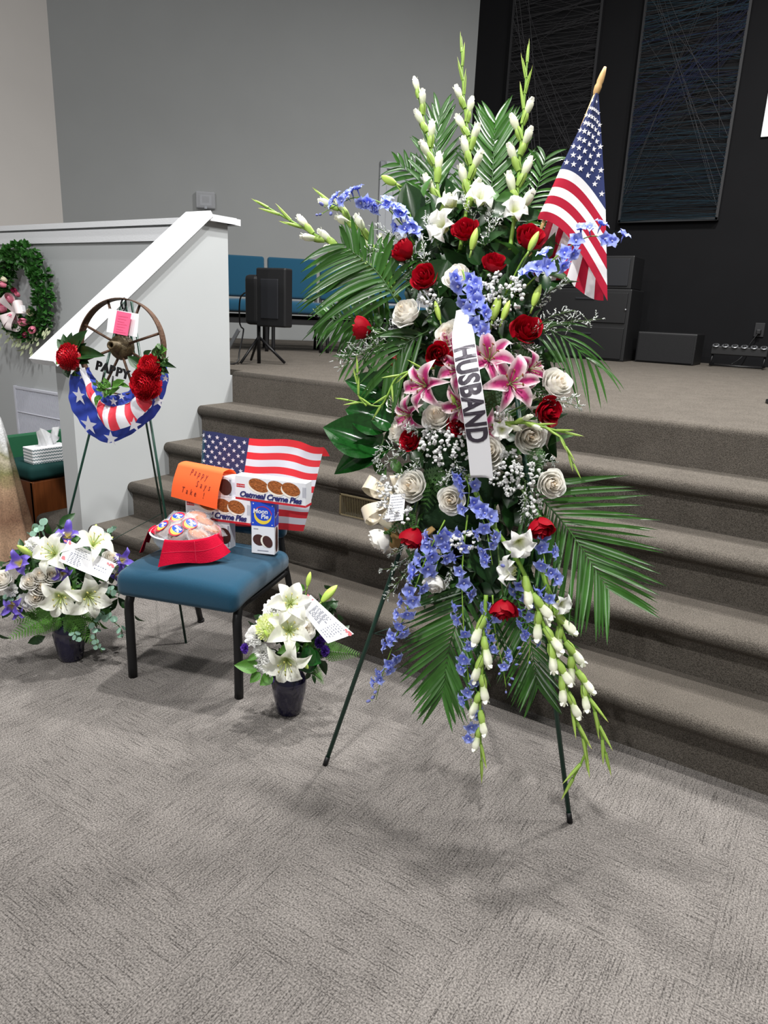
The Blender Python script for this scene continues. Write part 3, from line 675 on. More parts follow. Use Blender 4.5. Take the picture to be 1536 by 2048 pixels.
# gladiolus buds and floret
def glad_bud_mb(green):
    mb = MB(); tip = (.90, .91, .74); gr = (.30, .47, .09)
    if not green:
        mb.grid(lambda u, v: (lambda r: V((r * math.cos(u * 2 * PI), r * math.sin(u * 2 * PI), v)))((.05 + .078 * sstep(.1, .68, v)) * (1 - .78 * sstep(.74, 1.0, v)) * (1 + .2 * math.cos(3 * u * 2 * PI + v * 5) * v)), 14, 9, 0, lambda u, v: mixc((.48, .62, .22), tip, sstep(.2, .7, v)), wrap=True)
        [mb.grid(lambda u, v, k=k: V(((.045 + .075 * v) * math.cos(k * 2.1 + (u - .5) * 1.5) , (.045 + .075 * v) * math.sin(k * 2.1 + (u - .5) * 1.5), .78 + .2 * v * (1 - (2 * u - 1) ** 2 * .5))), 3, 3, 0, lambda u, v: (.93, .93, .85)) for k in range(3)]
    for s, ln in ((1, .72 if not green else 1.), (-1, .55 if not green else .8)):
        mb.grid(lambda u, v, s=s, ln=ln: (lambda w, a: V((s * (w * math.cos(a) * .9 + .02), w * math.sin(a) * 1.05, v * ln - .05)))((.085 + .045 * sstep(0, .5, v) * (not green)) * (1 - v ** 3 * .97), (u - .5) * PI * 1.05), 6, 7, 0, lambda u, v: mixc(mixc(gr, (.42, .58, .12), v), (.5, .42, .16), sstep(.92, 1., v)))
    return mb
bud_white = glad_bud_mb(False).mesh('bud', 'bud_tint'); bud_green = glad_bud_mb(True).mesh('bud', 'bud_tint')
cf_gl = lambda u, v: mixc((.66, .70, .32), (.94, .94, .91), sstep(.0, .4, v))
mb = MB(); gp = petal_mb(cf_gl, .40, .55, .75, 8, 9, .05, .62)
for k in range(6): mb.merge(gp, rotz(k * PI / 3 + .1 * (k % 2)) @ Matrix.Rotation(-.12 * (k % 2), 4, 'Y'))
glad_floret = mb.mesh('floret', 'petal_tint')
# delphinium blossom
def cf_bl(u, v): return mixc((.24, .30, .84), (.46, .53, .95), sstep(.1, .9, v))
bp_ = petal_mb(cf_bl, .46, .3, .22, 4, 5, .05, .55); mb = MB()
for k in range(5): mb.merge(bp_, rotz(k * 2 * PI / 5) @ Matrix.Rotation(-.2 + .2 * (k % 2), 4, 'Y'))
mb.ball((0, 0, .14), (.13, .13, .12), 6, 4, cc=(.72, .72, .86)); mb.tube([(0, 0, 0), (.1, 0, -.5), (.3, 0, -.9)], [.12, .08, .03], 5, c=(.24, .28, .68))
blossom_me = mb.mesh('blossom', 'blossom_tint')
mb = MB(); mb.ball((0, 0, .4), (.26, .26, .42), 8, 6, cc=(.22, .24, .55)); mb.tube([(0, 0, -.4), (0, 0, .1)], .06, 5, c=(.3, .42, .12)); dbud_me = mb.mesh('blossom_bud', 'blossom_tint')
def leaf_mb(wide=.3, fold=.1, curve=.25, nv=7, tip=.8, nu=4):
    mb = MB()
    mb.grid(lambda u, v: (lambda uu, w: V((v, uu * w, fold * abs(uu) * w / wide - curve * v * v)))(u * 2 - 1, wide * math.sin(PI * v ** tip) ** .9 if 0 < v < 1 else .004), nu, nv)
    return mb
leaf_plain = leaf_mb(.28); leaf_b = leaf_mb(.36, .15, .4)
def fern_mb(L=1., n=15, w=.36, droop=.3):
    mb = MB(); P = lambda s: V((s * L, 0, -droop * s * s * L)); mb.tube([P(i / 10) for i in range(11)], [.01 * (1 - .8 * i / 10) for i in range(11)], 4)
    for i in range(n):
        s = .08 + .9 * i / n; ln = w * (1 - s) ** .8 * (.6 + .4 * min(1, s * 6)) + .02
        for sd in (-1, 1):
            d = V((.55, sd, -.15)).normalized(); p = P(s); m = 6
            for j in range(m):
                q = p + d * ln * (j + .5) / m; e = ln / m * 1.35 * (1 - .5 * j / m)
                for s2 in (-1, 1):
                    x = V((.9, s2 * .55, 0)) if True else 0
                    x = (V((1, 0, 0)) * .9 * s2 + V((0, sd, 0)) * .5).normalized() * e
                    y = d * e * .5; mb.flat([q - y, q + x * .8 - y * .3, q + x + y * .4, q + y])
    return mb
def euca_mb(path, n, r0, r1, rr):
    mb = MB(); P = catmull(path, 14); mb.tube(P, .0018, 4, 1)
    for i in range(n):
        t = (i + .7) / n; p = P[int(t * 14)]; tg = (P[min(14, int(t * 14) + 1)] - P[max(0, int(t * 14) - 1)]).normalized(); r = r0 + (r1 - r0) * t
        for s in (-1, 1):
            sd = (tg.cross(V((rr.gauss(0, .5), rr.gauss(0, .5), 1))).normalized()) * s
            nn_ = (V((.4, -.7, .5)) + V((rr.gauss(0, .5), rr.gauss(0, .5), rr.gauss(0, .5)))).normalized(); c = p + sd * r * 1.1
            x = (sd - nn_ * sd.dot(nn_)).normalized(); y = nn_.cross(x)
            mb.flat([c + (x * math.cos(q * PI / 5) + y * math.sin(q * PI / 5)) * r for q in range(10)], 0)
    return mb
def mum_mb(n=150, rows=1., cols=((.45, .0, .02), (.72, .02, .03)), seed=3, wid=.10, ln=.46):
    mb = MB(); r = random.Random(seed)
    for k in range(n):
        z = 1 - 1.35 * (k + .5) / n; rr = math.sqrt(max(0, 1 - z * z)); a = k * 2.39996
        nrm = V((rr * math.cos(a), rr * math.sin(a), z)); up = (V((0, 0, 1)) - nrm * z); up = up.normalized() if up.length > 1e-3 else V((1, 0, 0)); sd = nrm.cross(up)
        c = nrm * .62; cl = mixc(cols[0], cols[1], r.random())
        L_ = ln * r.uniform(.8, 1.15)
        mb.grid(lambda u, v: c + nrm * (L_ * v * .9 - .12 * v * v) + up * (.12 * v * v - .03) * (1 if z > -.1 else -1) + sd * (u - .5) * 2 * wid * (1 - .55 * (1 - v)) * (1.0 if v < .95 else .55) + nrm * .05 * abs(u - .5) * v, 2, 3, 0, lambda u, v: cl)
    mb.ball((0, 0, 0), .66, 12, 8, cc=mixc(cols[0], cols[1], .5))
    return mb
def carn_mb(seed=1, col_=(.93, .93, .91)):
    mb = MB(); r = random.Random(seed)
    for k in range(7):
        t = k / 6; R0 = .35 + .65 * t; ph = r.uniform(0, 6); z0 = .4 - .55 * t
        mb.grid(lambda u, v: (lambda a, rr: V((rr * math.cos(a), rr * math.sin(a), z0 * v ** 1.2 - .3 * (1 - v) + .13 * v * v * math.sin(a * 9 + ph) + .08 * v * math.sin(a * 17 + ph * 2))))(u * 2 * PI, R0 * v * (1 + .09 * math.sin(u * 2 * PI * 11 + ph))), 44, 5, 0, lambda u, v: mixc((.62, .66, .42), col_, sstep(0, .5, v)), wrap=True)
    return mb
mum_red = mum_mb(230, cols=((.42, .005, .015), (.54, .01, .02)), wid=.15).mesh('chrysanthemum', 'silk_tint'); carn_me = carn_mb().mesh('carnation', 'petal_tint')
mum_pale = mum_mb(170, cols=((.62, .72, .18), (.86, .88, .66)), seed=8, wid=.07, ln=.42).mesh('chrysanthemum', 'petal_tint')
statice_me = carn_mb(5, (.13, .05, .42)).mesh('statice', 'petal_tint')
def cf_iris(u, v): return mixc(mixc((.70, .62, .12), (.16, .10, .55), sstep(.05, .3, v)), (.32, .26, .78), sstep(.4, 1., v) * .8)
mb = MB(); ip = petal_mb(cf_iris, .36, .9, .35, 6, 8, .06, .55); iu = petal_mb(cf_iris, .28, .1, 1.1, 6, 8, .05, .6)
for k in range(3): mb.merge(ip, rotz(k * 2.094)); mb.merge(iu, rotz(k * 2.094 + 1.047))
iris_me = mb.mesh('iris', 'petal_tint')
def breath_mb(c, rx, rz, n, U, W, Nn, seed, base, size=.0062):
    mb = MB(); r = random.Random(seed)
    for k in range(n):
        a = r.uniform(0, 2 * PI); q = math.sqrt(r.random()); p = c + U * rx * q * math.cos(a) + W * rz * q * math.sin(a) + Nn * (r.uniform(-.02, .025) + .03 * (1 - q)); s = size * r.uniform(.6, 1.2)
        mb.ball(p, (s, s, s * .85), 6, 4, 0)
        for _ in range(3): mb.ball(p + V((r.gauss(0, 1), r.gauss(0, 1), r.gauss(0, 1))) * s * .55, s * .55, 5, 3, 0)
        if k % 2 == 0: mb.tube([base.lerp(p, .45) + Nn * .01, p], .0006, 3, 1, False)
    return mb
def limo_mb(paths, seed, dens=1., size=.0052):
    mb = MB(); r = random.Random(seed)
    for P in paths:
        P = catmull(P, 12); L = sum((b - a).length for a, b in zip(P, P[1:])); mb.tube(P, [.0013 * (1 - .6 * i / 12) for i in range(13)], 4, 1)
        for k in range(int(26 * dens)):
            t = .25 + .75 * r.random(); i = min(11, int(t * 12)); p = P[i].lerp(P[i + 1], t * 12 - i); tg = (P[i + 1] - P[i]).normalized()
            d = (tg * .8 + V((r.gauss(0, .7), r.gauss(0, .7), r.gauss(0, .7)))).normalized(); l = L * .16 * (1.25 - t) * r.uniform(.5, 1.3) + .008
            e = p + d * l; mb.tube([p, e], .0006, 3, 1, False)
            for j in range(5):
                b = p.lerp(e, .35 + .65 * (j + 1) / 5); q = (d + V((r.gauss(0, .6), r.gauss(0, .6), r.gauss(0, .6)))).normalized() * size * r.uniform(.7, 1.4)
                x = q.orthogonal().normalized() * size * .3; y = q.cross(x).normalized() * size * .3
                mb.add([b - x, b + y, b + x, b - y, b + q], [(0, 1, 4), (1, 2, 4), (2, 3, 4), (3, 0, 4)], 0)
    return mb
# ================================================================== the standing spray
eL, eR = onz(650, 1530), onz(1140, 1645)
SU = (eR - eL).normalized(); SH = V((SU.y, -SU.x, 0)); SV = (V((0, 0, 1)) - SH * .2).normalized(); SN = SU.cross(SV)
S0 = (eL + eR) / 2
def SP(px, py, off=0.): return onp(px, py, S0 + SN * off, SN)
def SC(pts, n=16): return catmull([SP(*p) for p in pts], n)
def sdir(a, b, c=1.): return (SN * c + SU * a + SV * b).normalized()
SM = T(S0.x, S0.y, 0)
spray = thing('standing_spray', SM, 'tall standing funeral spray of red and white roses, gladioli and palm with HUSBAND ribbon', 'flower spray')
apex = S0 + SV * 1.5
for foot in (eL, eR):
    top = apex + SU * (.03 if foot is eR else -.03)
    lg = obj('easel_leg', MB().tube([foot, top], .0075, 8), 'dark_green_wire', spray, smooth=True)
    obj('foot_cap', MB().tube([foot, foot.lerp(top, .02)], .0088, 8), 'black_plastic', lg)
rf = S0 - SH * .62; rf.z = 0
obj('easel_leg', MB().tube([rf, apex], .0075, 8), 'dark_green_wire', spray)
mb = MB()
for f in (eL, eR): mb.tube([f.lerp(apex, .31), rf.lerp(apex, .31)], .0018, 5)
mb.tube([eL.lerp(apex, .31), eR.lerp(apex, .31)], .0018, 5)
obj('brace_wire', mb, 'wire', spray)
mat('cage_tan', (172, 140, 92), .8, .2, var=.25, vs=30)
cc_ = SP(930, 860, -.03); mb = MB(); mb.rbox((0, 0, 0), (.22, .12, .62), .04, 3, 0, fr(cc_, SN, SV) @ Matrix.Rotation(PI / 2, 4, 'X'))
obj('foam_cage', mb, mat('foam_green', (34, 62, 34), .95, bump=.4, bs=90), spray)
mb = MB()
for a, b, w_ in (((782, 1070, -.01), (800, 1095, -.0), .03), ((860, 985, .0), (872, 1040, .0), .012), ((868, 1055, .01), (850, 1070, .01), .012), ((775, 1050, -.02), (795, 1080, -.02), .02)):
    p, q = SP(*a), SP(*b); mb.rbox((0, 0, 0), (w_ * 1.6, .012, (q - p).length), .004, 2, 0, fr((p + q) / 2, q - p, SN)); obj('wood_wool', mb, 'cage_tan', spray); mb = MB()
# --- filler foliage
def leaf_cloud(n, sampler, sizes, mbl, seed, face=SN, spread=.8):
    mb = MB(); r = random.Random(seed)
    for k in range(n):
        p = sampler(r); d = V((r.gauss(0, 1), r.gauss(0, 1), r.gauss(0, 1))); d = (d - face * d.dot(face) * .6).normalized()
        z = (face + V((r.gauss(0, 1), r.gauss(0, 1), r.gauss(0, 1))) * spread).normalized(); s = r.uniform(*sizes)
        y = z.cross(d).normalized(); zz = d.cross(y)
        mb.merge(mbl, Matrix.Translation(p) @ Matrix((d, y, zz)).transposed().to_4x4() @ Matrix.Diagonal((s, s, s, 1)))
    return mb
simple_leaf = leaf_mb(.26, .12, .3, 4, .85, 2)
def core(r):
    while True:
        y = r.uniform(400, 1190); w0 = 60 + 140 * math.sin(PI * min(1, max(0, (y - 330) / 900))) ** .8
        x = 940 + r.gauss(0, .55) * w0
        if abs(x - 940) < w0 * .95: return SP(x, y, r.uniform(-.10, .015))
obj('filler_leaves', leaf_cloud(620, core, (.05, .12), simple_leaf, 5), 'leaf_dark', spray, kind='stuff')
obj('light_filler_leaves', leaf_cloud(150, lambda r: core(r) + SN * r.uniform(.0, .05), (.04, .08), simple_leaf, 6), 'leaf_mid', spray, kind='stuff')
# --- palm fronds
def leaflet(p, d, up, L, w, droop, grav, nv=7):
    mb = MB(); d = d.normalized(); sd = up.cross(d).normalized(); nn_ = d.cross(sd)
    def fn(u, v):
        uu = u * 2 - 1; ww = w * (math.sin(PI * min(1, .1 + .9 * v ** .8)) ** .7 if v < .99 else .03)
        return p + d * L * v + grav * (L * droop * v * v) + sd * uu * ww + nn_ * (.3 * w * abs(uu))
    mb.grid(fn, 2, nv); return mb
GR = V((0, 0, -1))
def frond(path, n, L, w=.0075, a0=70, a1=25, droop=.25, parts=True, up=None, sides=(1, -1), seed=0, start=.15, lf=(1., 1.), grav=GR, m='palm_green'):
    r = random.Random(seed); P = SC(path, 24); o = obj('palm_frond', MB().tube(P, [.0038 * (1 - .8 * i / 24) for i in range(25)], 5), m, spray)
    up = up or SN; joined = MB()
    for i in range(n):
        t = start + (1 - start) * i / (n - 1); k = min(23, int(t * 24)); p = P[k].lerp(P[k + 1], t * 24 - k); tg = (P[k + 1] - P[k]).normalized(); sd = up.cross(tg).normalized()
        for si, s in enumerate(sides):
            a = math.radians(a0 + (a1 - a0) * t + r.uniform(-4, 4)); l = L * lf[si] * (.55 + .45 * math.sin(PI * min(1, .25 + .75 * t)) ) * r.uniform(.9, 1.08)
            d = tg * math.cos(a) + sd * s * math.sin(a) + up * r.uniform(-.12, .2)
            b = leaflet(p, d, up + V((r.gauss(0, .15), r.gauss(0, .15), r.gauss(0, .15))), l, w * r.uniform(.85, 1.15), droop * r.uniform(.6, 1.3), grav)
            if parts: obj('leaflet', b, m, o)
            else: joined.merge(b)
    if not parts: obj('leaflets', joined, m, o, kind='stuff')
    return o
frond([(975, 470, -.06), (985, 350, -.08), (990, 245, -.1)], 17, .17, .008, 55, 28, .02, True, seed=1)
frond([(800, 615, .05), (755, 545, .06), (690, 492, .08)], 15, .25, .009, 78, 40, .35, True, seed=2, lf=(1., .72))
frond([(1030, 940, .0), (1130, 1050, .03), (1215, 1175, .06)], 26, .27, .0058, 62, 30, .06, True, seed=3)
frond([(960, 1120, .02), (905, 1270, .05), (885, 1385, .06)], 24, .21, .0062, 60, 26, .05, True, seed=4)
frond([(1000, 1110, -.02), (1055, 1260, .0), (1075, 1370, .02)], 22, .19, .0055, 62, 28, .05, True, seed=5)
frond([(800, 650, -.03), (715, 640, -.04), (650, 640, -.05)], 14, .15, .008, 80, 50, .25, True, seed=6, lf=(.8, .9))
frond([(1010, 500, -.08), (1065, 400, -.1), (1090, 320, -.1)], 16, .15, .005, 75, 35, .4, True, seed=7)
frond([(1035, 655, .0), (1110, 665, .02), (1190, 730, .02)], 8, .16, .004, 35, 22, .55, False, seed=8)
frond([(870, 430, -.08), (868, 330, -.1), (880, 235, -.12)], 12, .16, .0075, 45, 20, .12, False, seed=9)
frond([(860, 660, .06), (810, 690, .07), (775, 745, .06)], 8, .17, .0075, 50, 25, .4, False, seed=10)
frond([(900, 400, -.1), (850, 370, -.12), (800, 330, -.12)], 10, .13, .007, 60, 30, .25, False, seed=11)
frond([(1040, 500, -.08), (1090, 470, -.1), (1120, 470, -.1)], 10, .12, .004, 60, 30, .4, False, seed=13)
frond([(860, 690, -.04), (780, 700, -.05), (700, 720, -.06)], 10, .12, .005, 60, 40, .3, False, seed=14)
# --- broad glossy leaves
for (x0, y0, x1, y1, o0, o1, w_, bl) in ((770, 900, 645, 850, .02, .06, .34, 0), (790, 850, 690, 815, .0, .03, .42, 0), (790, 800, 690, 757, -.02, .02, .3, 0), (785, 890, 665, 945, .0, .04, .22, 0), (800, 850, 735, 825, .02, .05, .4, 0),
        (830, 445, 812, 362, -.03, -.02, .34, 1), (895, 520, 860, 600, .05, .06, .4, 1), (1040, 560, 1045, 500, .0, .03, .45, 1), (960, 1080, 985, 1170, .06, .08, .36, 1), (870, 600, 905, 660, .07, .07, .4, 1), (1010, 640, 1030, 690, .06, .07, .4, 1), (960, 530, 935, 490, .05, .07, .42, 1)):
    p, q = SP(x0, y0, o0), SP(x1, y1, o1); d = (q - p); L = d.length; d.normalize(); z = (SN + V((.2, 0, .35))).normalized(); y = z.cross(d).normalized(); z = d.cross(y)
    obj('broad_leaf', leaf_mb(w_, .25, .12, 10, .8, 6), 'leaf_dark' if bl else 'gloss_leaf', spray, Matrix.Translation(p) @ Matrix((d, y, z)).transposed().to_4x4() @ Matrix.Diagonal((L, L, L, 1)))
for (x0, y0, x1, y1, o0) in ((960, 790, 1020, 830, .1), (1065, 890, 1078, 940, .09), (830, 1020, 785, 1060, .12), (1040, 690, 1080, 730, .06), (1000, 900, 1040, 930, .05), (880, 930, 850, 1010, .06)):
    p, q = SP(x0, y0, o0), SP(x1, y1, o0 + .01); d = (q - p); L = d.length * 1.2; d.normalize(); y = SN.cross(d).normalized(); z = d.cross(y)
    obj('fern_sprig', fern_mb(1, 10, .4, .1), 'leaf_mid', spray, Matrix.Translation(p) @ Matrix((d, y, z)).transposed().to_4x4() @ Matrix.Diagonal((L, L, L, 1)))
# --- gladioli
def glad(path, n, b0=.085, b1=.05, nopen=(), spread=32, first=.12, green=.7, r0=.0065, seed=0):
    r = random.Random(seed); P = SC(path, 30); o = obj('gladiolus', MB().tube(P, [r0 * (1 - .62 * i / 30) for i in range(31)], 7), 'stem_green', spray)
    for k in range(n):
        t = first + (1 - first) * (k / (n - 1)) ** .95 * .97; i = min(29, int(t * 30)); p = P[i].lerp(P[i + 1], t * 30 - i); tg = (P[i + 1] - P[i]).normalized()
        sd = SN.cross(tg).normalized() * (1 if k % 2 else -1); a = math.radians(spread * (1 - .55 * t) + r.uniform(-5, 5)); l = b0 + (b1 - b0) * t
        d = tg * math.cos(a) + sd * math.sin(a) + SN * r.uniform(.08, .28)
        if k == n - 1: d = tg
        M = fr(p + d * .004, d, SN, l, r.uniform(0, 6)); M2 = M @ Matrix.Diagonal((1., 1., 1, 1))
        gr = t > green
        obj('bud', bud_green if gr else bud_white, None, o, M2 @ (Matrix.Diagonal((.72, .72, 1, 1)) if gr else Matrix.Diagonal((1.05, 1.05, .92, 1))))
    for (px, py, of, s, a, b, c) in nopen: obj('floret', glad_floret, None, o, fr(SP(px, py, of), sdir(a, b, c), SV, s, r.uniform(0, 6)))
    return o
glad([(920, 500, .02), (935, 400, .0), (940, 310, -.01), (928, 200, -.02), (923, 95, -.02)], 12, .108, .06, [(893, 455, .04, .058, -.5, 0, 1), (958, 405, .02, .052, .3, .4, .8), (905, 415, .0, .05, -.3, .6, .5)], 26, .2, .72, seed=1)
glad([(1020, 500, .02), (1033, 400, .0), (1040, 310, -.01), (1048, 210, -.02), (1055, 115, -.02)], 11, .108, .065, [(1027, 425, .03, .045, .3, .2, 1)], 28, .16, .74, seed=2)
glad([(885, 470, .0), (872, 350, -.02), (852, 260, -.03), (837, 190, -.03)], 8, .105, .07, [], 26, .1, .98, seed=3)
glad([(800, 600, .0), (745, 535, .02), (640, 475, .04), (530, 412, .06)], 11, .105, .065, [], 24, .15, .7, seed=4)
glad([(790, 570, -.02), (745, 490, .0), (690, 430, .02), (655, 400, .03)], 7, .105, .07, [], 26, .2, .9, seed=5)
glad([(870, 735, .13), (800, 750, .15), (775, 790, .16), (760, 812, .16), (725, 806, .17), (693, 800, .17)], 9, .055, .045, [], 36, .1, .0, .0045, seed=6)
glad([(733, 812, .17), (717, 790, .17), (715, 745, .17)], 3, .05, .05, [], 24, .4, .0, .003, seed=16)
glad([(985, 850, .13), (1050, 845, .15), (1100, 858, .16), (1135, 866, .17)], 7, .06, .05, [(1005, 858, .15, .034, 0, -.3, 1)], 28, .15, .55, seed=7)
glad([(1100, 862, .16), (1122, 876, .17), (1138, 910, .17), (1147, 928, .17)], 4, .05, .045, [], 18, .3, .0, .004, seed=17)
glad([(935, 950, .10), (985, 1050, .13), (1040, 1130, .14), (1080, 1230, .14), (1120, 1340, .14), (1155, 1450, .13), (1172, 1500, .12), (1140, 1568, .12)], 14, .108, .075, [(1037, 1080, .17, .052, .3, -.3, 1), (1030, 1143, .15, .05, -.8, .1, .6)], 22, .35, .72, .008, seed=8)
glad([(1080, 1130, .06), (1105, 1210, .08), (1145, 1320, .08), (1190, 1425, .08), (1213, 1515, .07)], 12, .102, .07, [(1118, 1205, .1, .036, .6, -.1, .8)], 24, .16, .68, seed=9)
glad([(972, 1190, .12), (966, 1310, .13), (960, 1420, .13), (963, 1530, .12)], 9, .105, .07, [], 20, .12, .86, seed=10)
# --- delphinium
def delph(path, n, s0=.026, s1=.017, buds=2, seed=0, fac=.5, jit=.012, dark=False):
    r = random.Random(seed); P = SC(path, 24); o = obj('delphinium', MB().tube(P, [.0026 * (1 - .6 * i / 24) for i in range(25)], 5), 'stem_green', spray)
    for k in range(n):
        t = .08 + .92 * k / (n - 1); i = min(23, int(t * 24)); p = P[i].lerp(P[i + 1], t * 24 - i); tg = (P[i + 1] - P[i]).normalized(); sd = SN.cross(tg).normalized()
        a = r.uniform(-1, 1); d = (SN * r.uniform(.3, 1) + sd * a * 1.3 + tg * .3).normalized(); s = (s0 + (s1 - s0) * t) * r.uniform(.9, 1.2); e = p + d * .012 + sd * a * jit
        if k >= n - buds: obj('blossom_bud', dbud_me, None, o, fr(e, d, SV, s * .9))
        else: obj('blossom', blossom_me, None, o, fr(e, d, SV, s, r.uniform(0, 6)))
    return o
delph([(830, 490, .03), (800, 445, .05), (760, 405, .06), (710, 395, .07), (660, 418, .08), (640, 430, .08)], 24, .03, .018, 4, 1, jit=.012)
delph([(1050, 575, .08), (1085, 540, .12), (1130, 500, .15), (1185, 472, .17), (1235, 490, .17)], 15, .03, .02, 0, 2, jit=.02)
delph([(925, 540, .15), (935, 580, .16), (948, 625, .17), (950, 668, .17)], 15, .029, .024, 0, 3, jit=.02)
delph([(925, 940, .12), (938, 975, .14), (935, 1015, .14)], 6, .028, .022, 0, 4)
delph([(950, 1010, .14), (970, 1050, .15), (980, 1100, .15), (985, 1130, .15)], 11, .028, .02, 1, 5, jit=.016)
delph([(890, 1040, .12), (855, 1110, .14), (825, 1190, .15), (790, 1280, .15), (765, 1350, .15), (752, 1400, .14)], 28, .031, .02, 3, 6, jit=.012)
delph([(935, 1030, .11), (925, 1130, .12), (926, 1230, .13), (935, 1340, .13), (942, 1400, .12), (940, 1470, .12)], 18, .027, .024, 0, 7)
delph([(985, 1190, .1), (990, 1260, .12), (1005, 1330, .12), (1012, 1375, .12)], 15, .026, .014, 4, 8, jit=.014)
delph([(1040, 1150, .1), (1055, 1230, .11), (1060, 1290, .11), (1055, 1330, .11)], 14, .026, .014, 4, 9, jit=.014)
delph([(1060, 1050, .08), (1085, 1100, .1), (1095, 1160, .11), (1105, 1190, .11)], 9, .027, .024, 0, 10, jit=.016)
delph([(900, 1060, .1), (880, 1110, .12), (870, 1140, .12)], 8, .027, .022, 0, 11)
# --- roses
for (x, y, r, a, b, c, var, off) in ((930, 458, 27, -.1, .55, 1, 0, .09), (807, 500, 26, -.55, .45, .5, 2, .08), (848, 554, 29, -.25, .3, 1, 0, .1), (988, 525, 25, .1, .7, .7, 1, .1), (1061, 474, 31, .35, .6, .7, 1, .08),
        (724, 657, 25, -1.2, .0, .2, 2, .06), (1054, 659, 32, .25, .45, 1, 0, .1), (876, 709, 27, .3, .1, .9, 1, .17), (797, 732, 23, -.8, -.1, .3, 2, .03), (1097, 824, 30, .75, -.1, .8, 0, .12),
        (917, 848, 26, -.1, .05, 1, 0, .14), (818, 880, 25, -.6, .0, 1, 0, .11), (827, 1077, 28, -.1, -1., .35, 2, .12), (1083, 1057, 29, .35, -.9, .45, 1, .12), (1006, 1221, 29, .05, -1., .45, 1, .15)):
    p = SP(x, y, off); put_rose(spray, p, sdir(a, b, c), r * mpp(p) * .98, True, var)
for (x, y, r, a, b, c, var, off) in ((913, 552, 27, -.2, .3, 1, 1, .12), (810, 623, 31, -.45, .3, .9, 0, .1), (897, 668, 28, -.3, .1, 1, 1, .11), (873, 831, 30, -.15, .2, 1, 0, .14), (1115, 765, 31, .6, .25, .8, 1, .1),
        (974, 905, 35, .35, .05, 1, 0, .13), (823, 972, 32, -.3, -.1, 1, 1, .13), (902, 1000, 28, -.05, -.2, 1, 0, .13), (1103, 967, 29, .5, -.2, .9, 1, .11), (760, 1080, 26, -.7, -.75, .3, 2, .1),
        (795, 800, 27, -.5, .2, .8, 1, .04), (797, 862, 24, -.7, .0, .6, 2, .06), (1060, 872, 33, .4, -.4, .9, 1, .1), (868, 1168, 24, .1, -1, .5, 2, .1), (1000, 850, 26, .2, .2, 1, 2, .06)):
    p = SP(x, y, off); put_rose(spray, p, sdir(a, b + (.22 if b > -.5 else 0), c), r * mpp(p), False, var)
mb = MB()
for (x0, y0, o0, x1, y1, o1) in ((724, 657, .06, 850, 690, 0), (827, 1050, .1, 850, 960, 0), (1083, 1035, .1, 1030, 960, 0), (1006, 1190, .13, 990, 1010, .02), (775, 1065, .09, 830, 1010, 0), (1061, 500, .06, 1000, 640, 0), (1097, 830, .1, 1010, 870, 0), (807, 520, .06, 880, 640, 0), (1115, 780, .09, 1010, 830, .0), (1000, 620, .08, 960, 700, 0)):
    p, q = SP(x0, y0, o0), SP(x1, y1, o1); obj('rose_stem', MB().tube(catmull([p, p.lerp(q, .5) + SN * .02, q], 8), .003, 6), 'stem_dark', spray)
# --- stargazer lilies, buds
for (x, y, r, a, b, c, rl, off) in ((853, 772, 52, -.3, .0, 1, .3, .17), (978, 722, 58, .1, .35, 1, .8, .16), (1020, 768, 60, .35, .1, 1, .2, .17), (925, 742, 52, -.2, .1, 1, .5, .14), (925, 810, 46, -.1, -.3, 1, .1, .13), (822, 830, 40, -.5, -.2, .8, .6, .08), (900, 700, 44, -.4, .3, .8, 0, .11), (1055, 740, 40, .8, .1, .6, .4, .1), (965, 850, 40, .3, -.5, .8, .2, .1)):
    p = SP(x, y, off + .01); put_lily(spray, p, sdir(a, b, c), r * mpp(p) * 1.16, True, rl)
for (x0, y0, x1, y1, off, wide) in ((792, 368, 762, 352, -.02, 1.25), (943, 500, 954, 455, .14, 1.), (1058, 502, 1078, 462, .12, 1.), (1066, 612, 1082, 568, .1, 1.), (985, 640, 1000, 590, .12, 1.1), (1005, 640, 1020, 600, .12, 1.), (910, 805, 895, 780, .16, 1.3), (880, 640, 870, 600, .1, .8)):
    p, q = SP(x0, y0, off), SP(x1, y1, off); M = fr(p, q - p, SN, (q - p).length) @ Matrix.Diagonal((wide, wide, 1, 1)); obj('lily_bud', lily_bud, None, spray, M)
obj('bud_stems', MB().tube(SC([(792, 368, -.02), (808, 395, -.02), (830, 460, -.02)], 8), .0024, 5).tube(SC([(1058, 502, .12), (1040, 530, .1), (1010, 590, .06)], 8), .003, 5), 'stem_green', spray)
